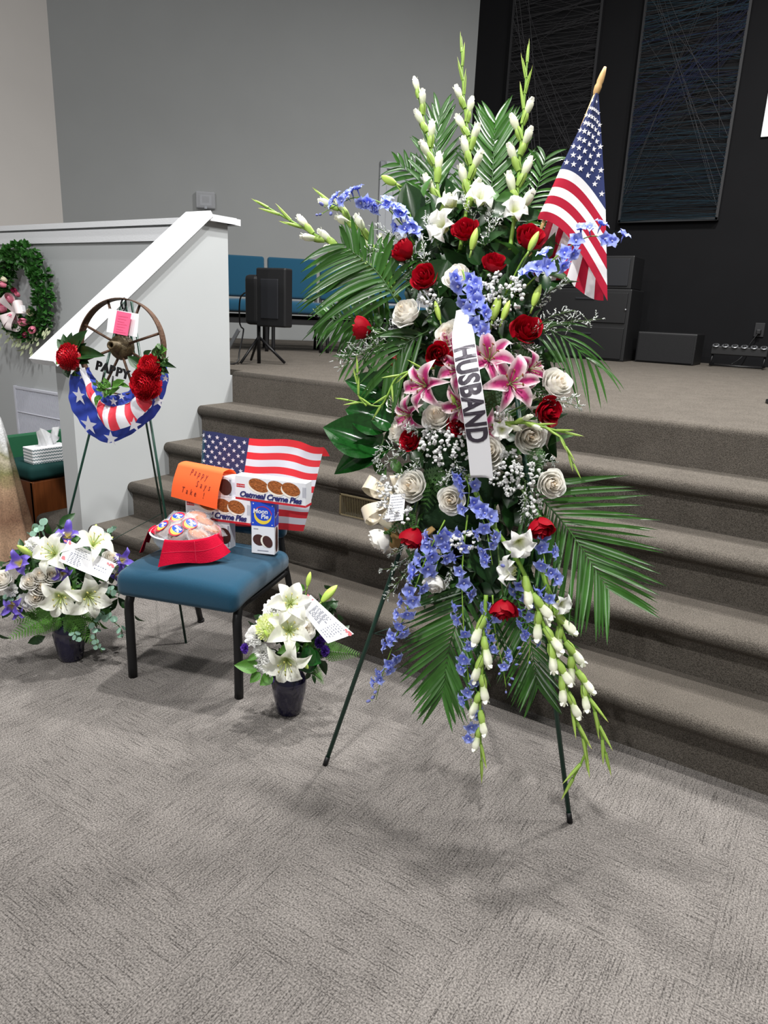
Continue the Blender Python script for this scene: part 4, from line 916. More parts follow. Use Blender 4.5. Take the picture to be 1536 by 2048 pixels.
# --- baby's breath and statice sprigs
for i, (x, y, rx, ry, n, off) in enumerate(((1000, 585, 52, 40, 90, .1), (890, 890, 55, 45, 95, .13), (1030, 945, 55, 45, 95, .1), (930, 1080, 35, 18, 26, .12), (795, 1025, 36, 24, 34, .12), (780, 985, 30, 40, 50, .09), (1000, 835, 22, 20, 20, .1), (860, 600, 16, 20, 12, .09), (1065, 1010, 20, 25, 20, .08))):
    c = SP(x, y, off); m_ = mpp(c); obj('babys_breath', breath_mb(c, rx * m_, ry * m_, n, SU, SV, SN, 40 + i, SP(x, y, 0)), ['breath_white', 'stem_dark'], spray, kind='stuff')
for i, (paths, dn) in enumerate((([[(880, 620, .05), (800, 520, .06), (745, 490, .07)], [(860, 560, .05), (780, 510, .06), (725, 500, .07)], [(850, 520, .05), (780, 470, .05), (740, 450, .06)]], 1.), ([[(830, 690, .05), (760, 690, .06), (680, 735, .07)], [(830, 670, .05), (770, 670, .06), (700, 690, .07)], [(800, 680, .04), (730, 700, .05), (670, 720, .06)]], 1.2),
        ([[(1040, 700, .06), (1110, 650, .09), (1205, 638, .11)], [(1050, 690, .06), (1090, 640, .09), (1150, 620, .1)], [(1050, 640, .05), (1090, 590, .08), (1130, 565, .1)]], 1.3), ([[(1050, 780, .08), (1100, 800, .1), (1160, 812, .12)], [(1050, 760, .06), (1080, 790, .1), (1120, 800, .11)], [(1060, 800, .08), (1110, 800, .11), (1150, 795, .12)]], 1.3),
        ([[(940, 480, .0), (945, 430, .01), (925, 390, .02)], [(970, 480, .02), (980, 440, .03), (975, 405, .03)], [(880, 500, .04), (860, 460, .05), (850, 430, .05)], [(960, 520, .04), (980, 470, .04), (1000, 430, .03)]], 1.3), ([[(860, 880, .08), (800, 910, .1), (755, 940, .11)], [(850, 900, .08), (830, 930, .11), (800, 950, .12)], [(850, 860, .1), (820, 860, .14), (815, 850, .15)], [(880, 940, .08), (900, 950, .12), (880, 970, .12)], [(850, 900, .08), (780, 900, .1), (750, 920, .1)], [(900, 900, .1), (920, 940, .13), (940, 960, .13)]], 1.5),
        ([[(1010, 690, .06), (1040, 720, .1), (1060, 740, .1)], [(1020, 680, .06), (1050, 690, .09), (1075, 700, .1)], [(900, 660, .1), (930, 680, .17), (945, 705, .18)], [(980, 660, .08), (990, 650, .12), (1000, 640, .12)]], 1.2), ([[(860, 1090, .05), (815, 1140, .08), (770, 1200, .1)], [(850, 1080, .05), (800, 1130, .07), (760, 1140, .08)], [(900, 1130, .08), (900, 1150, .1), (895, 1170, .1)], [(850, 1060, .08), (800, 1100, .09), (780, 1110, .09)]], 1.),
        ([[(1050, 960, .06), (1050, 1000, .09), (1045, 1040, .1)], [(1060, 980, .06), (1070, 1010, .09), (1060, 1045, .1)], [(1060, 930, .05), (1090, 920, .09), (1110, 925, .1)]], 1.2), ([[(860, 560, .05), (850, 520, .06), (845, 480, .06)], [(880, 600, .07), (870, 570, .08), (840, 600, .08)], [(850, 640, .08), (870, 620, .1), (880, 600, .1)], [(770, 870, .04), (760, 900, .06), (750, 920, .07)]], 1.2))):
    obj('statice_sprig', limo_mb([[SP(*p) for p in pp] for pp in paths], 70 + i, dn), ['limonium', 'stem_dark'], spray, kind='stuff')
# --- ribbon with lettering
mat('ribbon_satin', (222, 222, 226), .28, .6, sheen=.3); mat('ribbon_letters', (62, 56, 66), .35, .5, metal=.2)
RP = SC([(926, 620, .17), (925, 660, .195), (932, 720, .235), (945, 800, .25), (956, 880, .22), (964, 960, .19)], 40)
def rib(u, v, up=0.):
    t = max(0, min(.9999, v)) * 40; i = int(t); p = RP[i].lerp(RP[i + 1], t - i); tg = (RP[i + 1] - RP[i]).normalized(); sd = tg.cross(SN).normalized(); nn_ = sd.cross(tg)
    if nn_.dot(SN) < 0: nn_ = -nn_
    w_ = .0312 * (.62 + .38 * sstep(0, .2, v)); return p - sd * (u - .5) * 2 * w_ + nn_ * (up + .004 * math.sin(u * PI) * (1 - .2 * v))
def ribm(u, v):
    q = rib(u, v); 
    if v > .999: q = q + SV * (.02 * (1 - u))
    return q
rb = obj('ribbon', MB().grid(ribm, 6, 60), 'ribbon_satin', spray)
rib_len = sum((b - a).length for a, b in zip(RP, RP[1:]))
tm_ = text_mesh('HUSBAND', .064, 0, .0024, 0, 1.03); xs = [p[0] for p in tm_.v]; x0, x1 = min(xs), max(xs); ys = [p[1] for p in tm_.v]; y0, y1 = min(ys), max(ys)
bm = bmesh.new(); vs_ = [bm.verts.new(p) for p in tm_.v]
for f in tm_.f:
    try: bm.faces.new([vs_[i] for i in f])
    except ValueError: pass
bmesh.ops.subdivide_edges(bm, edges=bm.edges[:], cuts=1); bmesh.ops.triangulate(bm, faces=bm.faces[:]); bm.verts.index_update()
side = (SN.cross((RP[20] - RP[19]).normalized())).dot(SU)
mb = MB(); mb.add([rib((.5 + .485 * ((v.co.y - (y0 + y1) / 2) / ((y1 - y0) / 2))), .25 + .535 * (v.co.x - x0) / (x1 - x0), .0012) for v in bm.verts], [[v.index for v in f.verts] for f in bm.faces]); bm.free()
obj('lettering', mb, 'ribbon_letters', rb, smooth=False)
# --- ivory bow at the lower left of the spray
mat('ivory_satin', (226, 214, 190), .35, .5, sheen=.3); mb = MB()
def loop(c, d, L, W_, n):
    d = d.normalized(); s = n.cross(d).normalized()
    mb.grid(lambda u, v: c + d * L * math.sin(PI * u) ** .8 * (1 if u < .5 else .96) + n * .035 * math.sin(2 * PI * u) + s * (v - .5) * W_ * (.45 + .9 * math.sin(PI * u)), 16, 4)
bc = SP(800, 1000, .06)
for ang_, L in ((162, .12), (212, .13), (250, .1), (100, .07)):
    q = math.radians(ang_); loop(bc, SU * math.cos(q) + SV * math.sin(q), L, .036, (SN + SV * .5).normalized())
mb.ball(bc, .014)
obj('bow', mb, 'ivory_satin', spray, label='ivory satin bow')
# card pinned in the spray
def card(name, pts, label, lines, tint=None, cat='card', fold=None, thick=.0012):
    """pts: TL, TR, BR, BL in world space"""
    TL, TR, BR, BL = pts; x = (TR - TL).normalized(); n = x.cross(BL - TL).normalized(); n = n if n.dot(CAM - TL) > 0 else -n
    P = lambda u, v, h=0.: TL.lerp(TR, u).lerp(BL.lerp(BR, u), v) + n * h
    c = (TL + BR) / 2; M = Matrix.Translation(c); t = thing(name, M, label, cat); Mi = M.inverted()
    fl = (lambda u: .006 * abs(u - fold) * 2) if fold else (lambda u: 0)
    mb = MB(); mb.grid(lambda u, v: P(u, v, fl(u)), 8, 4); mb.grid(lambda u, v: P(1 - u, v, fl(1 - u) - thick), 8, 4)
    o = obj('paper', mb, tint or 'card_white', t, Matrix()); o.matrix_basis = Mi
    mb = MB()
    for (u0, v0, u1, v1, th_) in lines: mb.flat([P(u0, v0, fl(u0) + .0006), P(u1, v1, fl(u1) + .0006), P(u1, v1 + th_, fl(u1) + .0006), P(u0, v0 + th_, fl(u0) + .0006)])
    o = obj('handwriting', mb, mat('ink', (120, 124, 140), .7), t, Matrix(), False); o.matrix_basis = Mi
    return t, P, Mi
def corner_print(t, P, Mi, spots):
    mb = MB(); r = random.Random(9)
    for (u0, v0) in spots:
        for k in range(7):
            u1, v1, s_ = u0 + r.gauss(0, .035), v0 + r.gauss(0, .05), r.uniform(.018, .035)
            mb.flat([P(u1 + s_ * math.cos(q * PI / 4), v1 + s_ * 1.7 * math.sin(q * PI / 4), .0065) for q in range(8)])
    o = obj('flower_print', mb, mat('pink_print', (222, 120, 126), .7), t, Matrix(), False); o.matrix_basis = Mi
def lines_block(u0, u1, v0, v1, n, th_, seed=1):
    r = random.Random(seed); out = []
    for k in range(n):
        v = v0 + (v1 - v0) * k / max(1, n - 1); x = u0; e = u1 - r.uniform(0, .25) * (u1 - u0)
        while x < e: w_ = r.uniform(.04, .13) * (u1 - u0) * 1.4; out.append((x, v, min(e, x + w_), v, th_)); x += w_ + .025
    return out
card('enclosure_card', (SP(781, 990, .14), SP(811, 987, .14), SP(806, 1040, .15), SP(773, 1044, .15)), 'small handwritten card tucked by the ivory bow in the standing spray', lines_block(.08, .95, .08, .92, 9, .018))
# ================================================================== flag on a stick, stuck in the spray
mat('flag_red', (168, 26, 52), .8, .2, trans=.15, bump=.05, bs=400); mat('flag_white', (224, 222, 224), .8, .2, trans=.2, bump=.05, bs=400); mat('flag_blue', (44, 52, 92), .85, .2, trans=.1)
mat('pole_wood', (186, 150, 100), .55, .3, var=.12, vs=30)
pt, pb_ = SP(1203, 150, -.06), SP(1000, 660, -.02); pdv = (pt - pb_).normalized()
FM = Matrix.Translation(pb_); flag = thing('stick_flag', FM, 'American flag on a wooden stick leaning out of the standing spray', 'flag'); FI = FM.inverted()
def child(name, mb, mats, parent, root_inv, smooth=True, **kw):
    o = obj(name, mb, mats, parent, Matrix(), smooth, **kw); o.matrix_basis = (root_inv if parent.parent is None else Matrix()) ; return o
tip = SP(1213, 127, -.06); fb = SP(1193, 183, -.06)
child('stick', MB().tube([pb_, fb], .0055, 8), 'pole_wood', flag, FI)
fd = (tip - fb); L = fd.length; mb = MB(); mb.lathe([(.0068, 0), (.0095, .12), (.0105, .3), (.0085, .4), (.0098, .5), (.008, .75), (.004, 1.), (.0005, 1.01)], 12, 0, fr(fb - fd.normalized() * .01, fd, SN) @ Matrix.Diagonal((1, 1, L, 1)))
child('finial', mb, 'pole_wood', flag, FI)
FO = -.045
def lerp2(pts, t):
    t = max(0, min(1, t)) * (len(pts) - 1); i = min(len(pts) - 2, int(t)); f = t - i; return (pts[i][0] + (pts[i + 1][0] - pts[i][0]) * f, pts[i][1] + (pts[i + 1][1] - pts[i][1]) * f)
HO = [(1191, 186), (1160, 255), (1124, 330), (1098, 388), (1073, 440)]; FE = [(1197, 186), (1204, 290), (1211, 405), (1213, 500), (1215, 602)]
def ffront(s, t, up=0.):
    a = lerp2(HO, s); b = lerp2(FE, s); x = a[0] + (b[0] - a[0]) * t; sag = -26 * s * math.sin(PI * t) * (1 - .35 * t); y = a[1] + (b[1] - a[1]) * (t ** 1.35) + sag
    return SP(x, y, FO + .015 * math.sin(t * 5 + s * 2) + .03 * s * math.sin(PI * t) + up)
mb = MB(); mb.grid(lambda u, v: ffront(v, u), 20, 52, lambda u, v: 2 if v < 7 / 13 else (1 if int((v - 7 / 13) * 13) % 2 == 0 else 0))
for row in range(9):
    for c_ in range(6 if row % 2 == 0 else 5):
        s_ = (row + 1) / 10 * 7 / 13; u_ = (c_ + (.5 if row % 2 == 0 else 1)) / 6
        wpx = lerp2(FE, s_)[0] - lerp2(HO, s_)[0]
        r_ = 6.3
        if wpx < 18 and c_ % 3: continue
        p = ffront(s_, u_, .002); rr_ = min(r_, wpx / 6 * .62 + 2.2) * mpp(p)
        mb.star((0, 0), rr_, 1, fr(p, SN + SH * .2, SV), 0)
cl = child('front_cloth', mb, ['flag_red', 'flag_white', 'flag_blue'], flag, FI)
TPp = [(1098, 432), (1130, 455), (1175, 475), (1206, 500)]; BTp = [(1058, 548), (1092, 562), (1150, 576), (1207, 598)]
mb = MB(); mb.grid(lambda u, v: (lambda a, b: SP(a[0] + (b[0] - a[0]) * v, a[1] + (b[1] - a[1]) * v + 8 * math.sin(u * 9) * v, FO - .035 + .012 * math.sin(u * 14)))(lerp2(TPp, u), lerp2(BTp, u)), 36, 14, lambda u, v: int(u * 9) % 2)
child('rear_cloth', mb, ['flag_red', 'flag_white'], flag, FI)
# ================================================================== wire easel with the decorated wagon wheel
fR, fL = onz(372, 1286), onz(86, 1240); am = (fR + fL) / 2 + V((-.05, .17, 0)); dq = ray(250, 603); tq = am.xy.dot(dq.xy) / dq.xy.dot(dq.xy); wap = CAM + dq * tq
rF = onz(330, 1062, RH)
M = T(am.x, am.y, 0); ez = thing('wire_easel', M, 'dark green wire easel holding the wagon wheel beside the steps', 'easel'); EI = M.inverted()
for f in (fL, fR): child('leg', MB().tube([f, wap + (fR - fL).normalized() * (.03 if f is fR else -.012)], .0052, 7), 'dark_green_wire', ez, EI)
child('leg', MB().tube([rF, wap], .0052, 7), 'dark_green_wire', ez, EI)
k0 = .155
bl, br_, bb = fL.lerp(wap, .17), fR.lerp(wap, .25), rF.lerp(wap, .1)
child('brace', MB().tube([bl, bb], .002, 5), 'wire', ez, EI); child('brace', MB().tube([bl, br_], .002, 5), 'wire', ez, EI)
child('clip', MB().tube([br_, bb], .0022, 5), 'wire', ez, EI)
WN = (fR - fL).cross(wap - fL).normalized(); WN = WN if WN.dot(CAM - wap) > 0 else -WN
def WP(px, py, off=.0): return onp(px, py, wap + WN * (.035 + off), WN)
wc = WP(243, 694); WUp = (V((0, 0, 1)) - WN * WN.z).normalized(); WRt = WUp.cross(WN)
rw = ((WP(245, 599) - wc).length + (WP(330, 700) - wc).length + (WP(163, 665) - wc).length) / 3
WMx = fr(wc, WN, WUp); M = Matrix.Translation(wc)
wheel = thing('wagon_wheel', M, 'rusty wagon wheel with flag bunting, red flowers and PAPPY letters hanging on the easel', 'wheel decoration'); WI = M.inverted()
def wch(name, mb, mats, parent=None, smooth=True, **kw): return child(name, mb, mats, parent or wheel, WI, smooth, **kw)
mat('rust', (84, 62, 48), .6, .4, metal=.35, var=.35, vs=40, bump=.3, bs=120); mat('hub_rust', (78, 66, 44), .5, .5, metal=.4, var=.35, vs=60, bump=.4, bs=90)
mb = MB(); prof = [(rw - .004, -.02), (rw, -.02), (rw, .02), (rw - .004, .02), (rw - .004, -.02)]; mb.lathe(prof, 64, 0, WMx); wch('rim', mb, 'rust', smooth=False)
mb = MB(); mb.lathe([(.0, -.03), (.036, -.03), (.05, -.02), (.055, .0), (.046, .02), (.03, .028), (.02, .03), (.018, .075), (.011, .076), (.010, .05)], 16, 0, WMx); wch('hub', mb, 'hub_rust')
for k in range(8):
    a = k * PI / 4 + .35; d = V((math.cos(a), math.sin(a), 0)); wch('spoke', MB().tube([WMx @ (d * .03 + V((0, 0, .012 * (-1) ** k))), WMx @ (d * (rw - .003))], .0055, 7), 'rust')
wch('hanger_hook', MB().tube(catmull([WP(246, 618), WP(242, 606, .01), WP(249, 596, .0), WP(252, 610, -.01), WP(247, 622, .01)], 16), .0035, 6), 'black_metal')
# bunting rings, from the inner gathered edge out
mat('bunt_blue', (52, 72, 170), .6, .3, trans=.15, var=.06, vs=20); mat('bunt_red', (222, 62, 76), .6, .3, trans=.15); mat('bunt_white', (226, 226, 232), .6, .3, trans=.2)
def ring(pts, off): return [(x, y, off) for x, y in pts]
R3 = [(141, 749), (137, 790), (151, 832), (180, 868), (220, 886), (278, 858), (318, 820), (335, 763), (334, 722)]
R2 = [(163, 742), (174, 785), (190, 815), (204, 842), (224, 862), (266, 847), (298, 816), (318, 775), (322, 735)]
R1 = [(172, 735), (186, 775), (198, 797), (210, 808), (227, 813), (250, 808), (272, 794), (295, 770), (310, 738)]
R0 = [(180, 735), (196, 775), (204, 786), (214, 790), (227, 790), (246, 786), (264, 776), (288, 755), (304, 735)]
OFF = (.02, .03, .05, .005, -.01)
rings = [[WP(x, y, OFF[0] if i == 0 else OFF[i]) for x, y in Rr] for i, Rr in enumerate((R0, R1, R2, R3))]
NS = 96; rings = [catmull(r_, NS) for r_ in rings]
def seg(i, v, u):
    a = rings[i][int(u * NS + .5)]; b = rings[i + 1][int(u * NS + .5)]; pl = math.sin(u * 38 + i) * .008 * (1 - .4 * v) + (.02 * math.sin(PI * v) if i == 1 else .003 * math.sin(u * 90 + v * 4))
    return a.lerp(b, v) + WN * pl
SB = [0, .13, .22, .30, .37, .42, .50, .56, .63, .70, .78, .86, .94, 1.01]
mb = MB(); mb.grid(lambda u, v: seg(0, v, u), NS, 4, 0); bt = wch('bunting', mb, ['bunt_blue', 'bunt_red', 'bunt_white'])
mb.grid(lambda u, v: seg(1, v, u), NS, 6, lambda u, v: 2 if sum(u > q for q in SB) % 2 else 1); mb.grid(lambda u, v: seg(2, v, u), NS, 6, 0)
for (x, y, r_, o_) in ((159, 792, 15, .03), (178, 850, 16, .03), (268, 850, 13, .03), (222, 877, 13, .02), (316, 802, 11, .03), (227, 803, 7.5, .045), (243, 793, 6.5, .045), (208, 789, 6, .045), (163, 752, 7, .03), (331, 757, 6, .03)):
    p = WP(x, y, .05 if y < 800 and 200 < x < 250 else .046); mb.star((0, 0), r_ * mpp(p) * 1.3, 2, fr(p, (WN - ((p - wc).normalized() * -.35)), WUp), .1)
bt.data = mb.mesh('bunting', ['bunt_blue', 'bunt_red', 'bunt_white'])
# papers on the hub
mb = MB(); mb.grid(lambda u, v: WP(*(lambda a, b: (a[0] + (b[0] - a[0]) * u, a[1] + (b[1] - a[1]) * u))((218 - 5 * v, 617 + 47 * v), (278 - 4 * v, 628 + 46 * v)), .05 + .008 * math.sin(u * 6)), 10, 6); pp_ = wch('paper', mb, 'card_white')
mb = MB(); mb.grid(lambda u, v: WP(*(lambda a, b: (a[0] + (b[0] - a[0]) * u, a[1] + (b[1] - a[1]) * u))((234 - 8 * v, 621 + 45 * v), (263 - 8 * v, 627 + 45 * v)), .061), 6, 6); wch('pink_card', mb, mat('pink_card', (240, 96, 136), .7), pp_)
mb = MB()
for k in range(7):
    y = 631 + k * 5.2; mb.flat([WP(236 - k * .8, y, .063), WP(256 - k * .8 - (k % 3) * 3, y + 3, .063), WP(256 - k * .8 - (k % 3) * 3, y + 3.6, .063), WP(236 - k * .8, y + .7, .063)])
wch('handwriting', mb, mat('pink_ink', (206, 76, 120), .7), pp_, False)
# PAPPY
LM = fr(WP(224, 742, .055), WN, WUp, 1, math.radians(-12))
for k, (ch_, dx) in enumerate(zip('PAPPY', (-2, -1, 0, 1, 2))):
    tm_ = text_mesh(ch_, .052, 0, .0018, .003); pk = MB(); pk.merge(tm_, LM @ T(dx * .0325, .002 - .0 * abs(dx), 0)); wch('letter', pk, 'black_metal', smooth=False)
for x0, y0, x1, y1 in ((208, 745, 204, 765), (226, 752, 224, 775)): wch('letter_post', MB().tube([WP(x0, y0, .05), WP(x1, y1, .045)], .0035, 6), 'black_metal')
# silk flowers and greens
def wleaf(x0, y0, x1, y1, w_, o0, o1, m):
    p, q = WP(x0, y0, o0), WP(x1, y1, o1); d = q - p; L = d.length; d.normalize(); z = (WN + V((0, 0, .3))).normalized(); y = z.cross(d).normalized(); z = d.cross(y)
    mb = MB(); mb.merge(leaf_mb(w_, .2, .15, 7, .8, 4), Matrix.Translation(p) @ Matrix((d, y, z)).transposed().to_4x4() @ Matrix.Diagonal((L, L, L, 1))); wch('leaf', mb, m)
for a in ((140, 705, 112, 678, .3, .04, .06), (140, 700, 124, 668, .3, .04, .06), (145, 700, 140, 665, .3, .04, .06), (150, 700, 160, 662, .28, .04, .06), (150, 705, 168, 660, .25, .05, .08), (155, 708, 170, 685, .3, .05, .05), (155, 710, 202, 708, .2, .05, .09), (155, 715, 175, 725, .35, .05, .07), (145, 735, 128, 745, .4, .04, .05), (150, 740, 160, 750, .5, .03, .05), (135, 735, 135, 755, .5, .03, .04),
        (285, 735, 254, 712, .3, .05, .07), (290, 715, 300, 700, .3, .05, .07), (310, 715, 326, 700, .3, .05, .07), (315, 725, 348, 733, .15, .05, .08), (312, 730, 335, 745, .3, .05, .07), (310, 720, 322, 690, .3, .05, .07), (300, 770, 318, 790, .3, .04, .05)): wleaf(*a, 'leaf_dark')
for a in ((128, 718, 110, 728, .3, .04, .05), (128, 705, 114, 700, .3, .04, .05), (284, 728, 272, 738, .4, .07, .08), (286, 724, 280, 715, .4, .07, .08), (318, 705, 314, 688, .35, .05, .07), (320, 703, 332, 698, .4, .05, .07), (222, 775, 206, 755, .25, .06, .08), (225, 772, 242, 768, .3, .06, .08), (232, 772, 246, 760, .3, .06, .08), (210, 775, 194, 768, .3, .06, .08), (212, 780, 190, 778, .25, .06, .07), (205, 795, 190, 800, .3, .06, .07), (200, 790, 190, 812, .25, .06, .07), (225, 780, 205, 795, .25, .06, .07), (242, 768, 258, 774, .2, .06, .07), (240, 775, 215, 792, .2, .06, .07)): wleaf(*a, 'fern_green')
for (x, y, r_, a, b) in ((139, 714, 25, -.4, 0), (301, 735, 24, .1, .4), (292, 768, 30, .1, .0)):
    p = WP(x, y, .07); s = r_ * mpp(p)
    o = obj('chrysanthemum', mum_red, None, wheel, Matrix(), True); o.matrix_basis = WI @ fr(p, WN + WRt * a + WUp * b, WUp, (s * 1.12, s * 1.2, s * 1.0))
wch('green_berries', leaf_cloud(60, lambda r: WP(205 + r.gauss(0, 8), 772 + r.gauss(0, 8), .07 + r.uniform(0, .02)), (.008, .02), simple_leaf, 9, WN), 'fern_green', kind='stuff')
wch('sprig_leaves', leaf_cloud(50, lambda r: WP(322 + r.gauss(0, 7), 718 + r.gauss(0, 11), .06 + r.uniform(0, .02)), (.012, .03), simple_leaf, 10, WN), 'leaf_mid', kind='stuff')
# ================================================================== green wreath on the half wall
wq = ony(69, 586, 3.36); Rr, rt_ = .285, .085
mat('box_leaf', (44, 92, 34), .4, .5, var=.3, vs=25, trans=.15)
M = T(wq.x, 3.36, wq.z); wr = thing('boxwood_wreath', M, 'round green boxwood wreath with pink flowers hanging on the half wall', 'wreath')
ctr = V((0, -.09, 0)); mb = MB(); mb.grid(lambda u, v: V(((Rr + .05 * math.cos(v * 2 * PI)) * math.cos(u * 2 * PI), -.09 + .05 * math.sin(v * 2 * PI), (Rr + .05 * math.cos(v * 2 * PI)) * math.sin(u * 2 * PI))), 40, 10); obj('ring_base', mb, 'leaf_dark', wr, M)
mb = MB(); r = random.Random(21)
for k in range(620):
    a, b = r.uniform(0, 2 * PI), r.uniform(-.15 * PI, 1.15 * PI); o_ = V((math.cos(a), 0, math.sin(a))); nrm = (o_ * math.cos(b) + V((0, -1, 0)) * math.sin(b)).normalized(); p = ctr + o_ * Rr + nrm * r.uniform(.045, .075)
    for j in range(3):
        d = (nrm + V((r.gauss(0, .6), r.gauss(0, .6), r.gauss(0, .6)))).normalized(); y = d.orthogonal().normalized(); z = d.cross(y); s = r.uniform(.03, .048)
        mb.merge(simple_leaf, Matrix.Translation(p) @ Matrix((d, y, z)).transposed().to_4x4() @ Matrix.Diagonal((s, s * 1.2, s, 1)))
obj('boxwood_leaves', mb, 'box_leaf', wr, M, kind='stuff')
mat('tulip_pink', (226, 132, 156), .5, .3, trans=.2, obj_rand=.15); mat('tulip_cream', (232, 226, 196), .5, .3, trans=.2); mat('burgundy', (128, 24, 62), .5)
mb = MB()
for k in range(6):
    mb.grid(lambda u, v: (lambda q, rr: V((rr * math.cos(q), rr * math.sin(q), v * 1.5 - .5)))(k * PI / 3 + (u - .5) * 1.3 * (1 - .55 * v * v), (.12 + .52 * math.sin(PI * (.15 + .6 * v)))), 4, 6)
tul_p = mb.mesh('tulip', 'tulip_pink'); tul_c = mb.mesh('tulip', 'tulip_cream'); tul_b = mb.mesh('tulip', 'burgundy')
def WQ(px, py, y=3.2): return ony(px, py, y)
for (x, y, s, me, dx, dz) in ((8, 570, .035, tul_p, -.5, .3), (5, 605, .05, tul_p, -.3, .2), (30, 583, .035, tul_b, .4, .5), (8, 618, .045, tul_p, -.6, -.1), (22, 600, .045, tul_p, 0, .5), (27, 632, .045, tul_p, .1, -.3), (62, 625, .045, tul_c, .7, .1), (50, 645, .05, tul_p, .2, .1), (66, 658, .042, tul_p, .5, -.4), (52, 668, .03, tul_b, .2, -.6), (10, 560, .03, tul_c, -.3, .5), (36, 590, .028, tul_p, .3, .6), (14, 640, .04, tul_p, -.4, -.4)):
    obj('tulip', me, None, wr, fr(WQ(x, y), V((dx, -.8, dz)), V((0, 0, 1)), s))
mb = MB()
for (x, y, ang_) in ((24, 650, 215), (20, 615, 120), (40, 612, 20), (25, 632, 265)):
    q = math.radians(ang_); c = WQ(30, 625, 3.19); d = V((math.cos(q), -.2, math.sin(q))); s = d.cross(V((0, -1, 0))).normalized()
    mb.grid(lambda u, v: c + d * .14 * math.sin(PI * u) ** .8 + V((0, -.04, 0)) * math.sin(2 * PI * u) + s * (v - .5) * .07 * (.5 + math.sin(PI * u)), 14, 4)
obj('ribbon_bow', mb, mat('pale_ribbon', (226, 214, 214), .4, .4), wr, M @ M.inverted())
wrB = bpy.data.objects['ribbon_bow']
mb = MB(); 
for k in range(90):
    x, y = 45 + r.gauss(0, 22), 668 + r.gauss(0, 14); p = WQ(x, y, 3.24); d = V((r.gauss(0, .4), -.4, -1 + r.gauss(0, .4))).normalized(); yv_ = d.orthogonal().normalized(); z = d.cross(yv_); s = r.uniform(.03, .07)
    mb.merge(simple_leaf, Matrix.Translation(p) @ Matrix((d, yv_, z)).transposed().to_4x4() @ Matrix.Diagonal((s, s * .6, s, 1)))
obj('pale_sprigs', mb, mat('pale_leaf', (178, 186, 150), .6, trans=.2), wr, kind='stuff')
mb = MB(); mb.grid(lambda u, v: WQ(28 + 22 * u + 2 * v, 607 + 4 * u + 13 * v, 3.17), 4, 2); obj('card', mb, 'card_white', wr)
# ================================================================== things on the chair
def chobj(name, mb, mats, parent, smooth=False, **kw): return obj(name, mb, mats, parent, CM, smooth, **kw)
SEAT = .478
# flag draped over the backrest
FY = .44
TLc, TRc, BRc, BLc = CH(393, 863, FY + .035), CH(651, 890, FY + .03), CH(606, 1063, FY - .01), CH(384, 1042, FY - .01)
def cflag(u, v, up=0.):
    p = TLc.lerp(TRc, u).lerp(BLc.lerp(BRc, u), v); w_ = .006 * math.sin(u * 19 + v * 3) + .005 * math.sin(u * 7 + 1) * v; ex = sstep(.8, 1, u)
    p = p + V((0, w_ - up - .02 * ex * (1 - v) + (.05 * (1 - u * 14) if u < .07 else 0), .006 * math.sin(u * 11) * (1 - v) - .008 * ex * math.sin(PI * u * 3)))
    return p
cfM = CM @ T(*TLc.lerp(TRc, .5)); cf_t = thing('draped_flag', cfM, 'small American flag draped over the back of the teal snack chair', 'flag')
fl_r = mat('nylon_red', (226, 52, 62), .45, .4, trans=.15); mat('nylon_white', (226, 230, 240), .45, .4, trans=.2); mat('nylon_blue', (46, 54, 96), .5, .4, trans=.1)
mb = MB(); mb.grid(lambda u, v: cflag(u, v), 60, 52, lambda u, v: 2 if (u < .42 and v < 7 / 13) else (0 if int(v * 13) % 2 == 0 else 1))
mb.grid(lambda u, v: cflag(u, 0) + V((0, .018 * v * 4, .004 * math.sin(PI * v) - .05 * v)), 30, 3, lambda u, v: 2 if u < .42 else 0)
for row in range(9):
    n_ = 6 if row % 2 == 0 else 5
    for c_ in range(n_):
        u_ = .42 * (c_ + (.5 if n_ == 6 else 1)) / 6; v_ = 7 / 13 * (row + 1) / 10; p = cflag(u_, v_, .0022); mb.star((0, 0), .0105, 1, T(*p) @ Matrix.Rotation(PI / 2, 4, 'X'))
chobj('cloth', mb, ['nylon_red', 'nylon_white', 'nylon_blue'], cf_t, True)
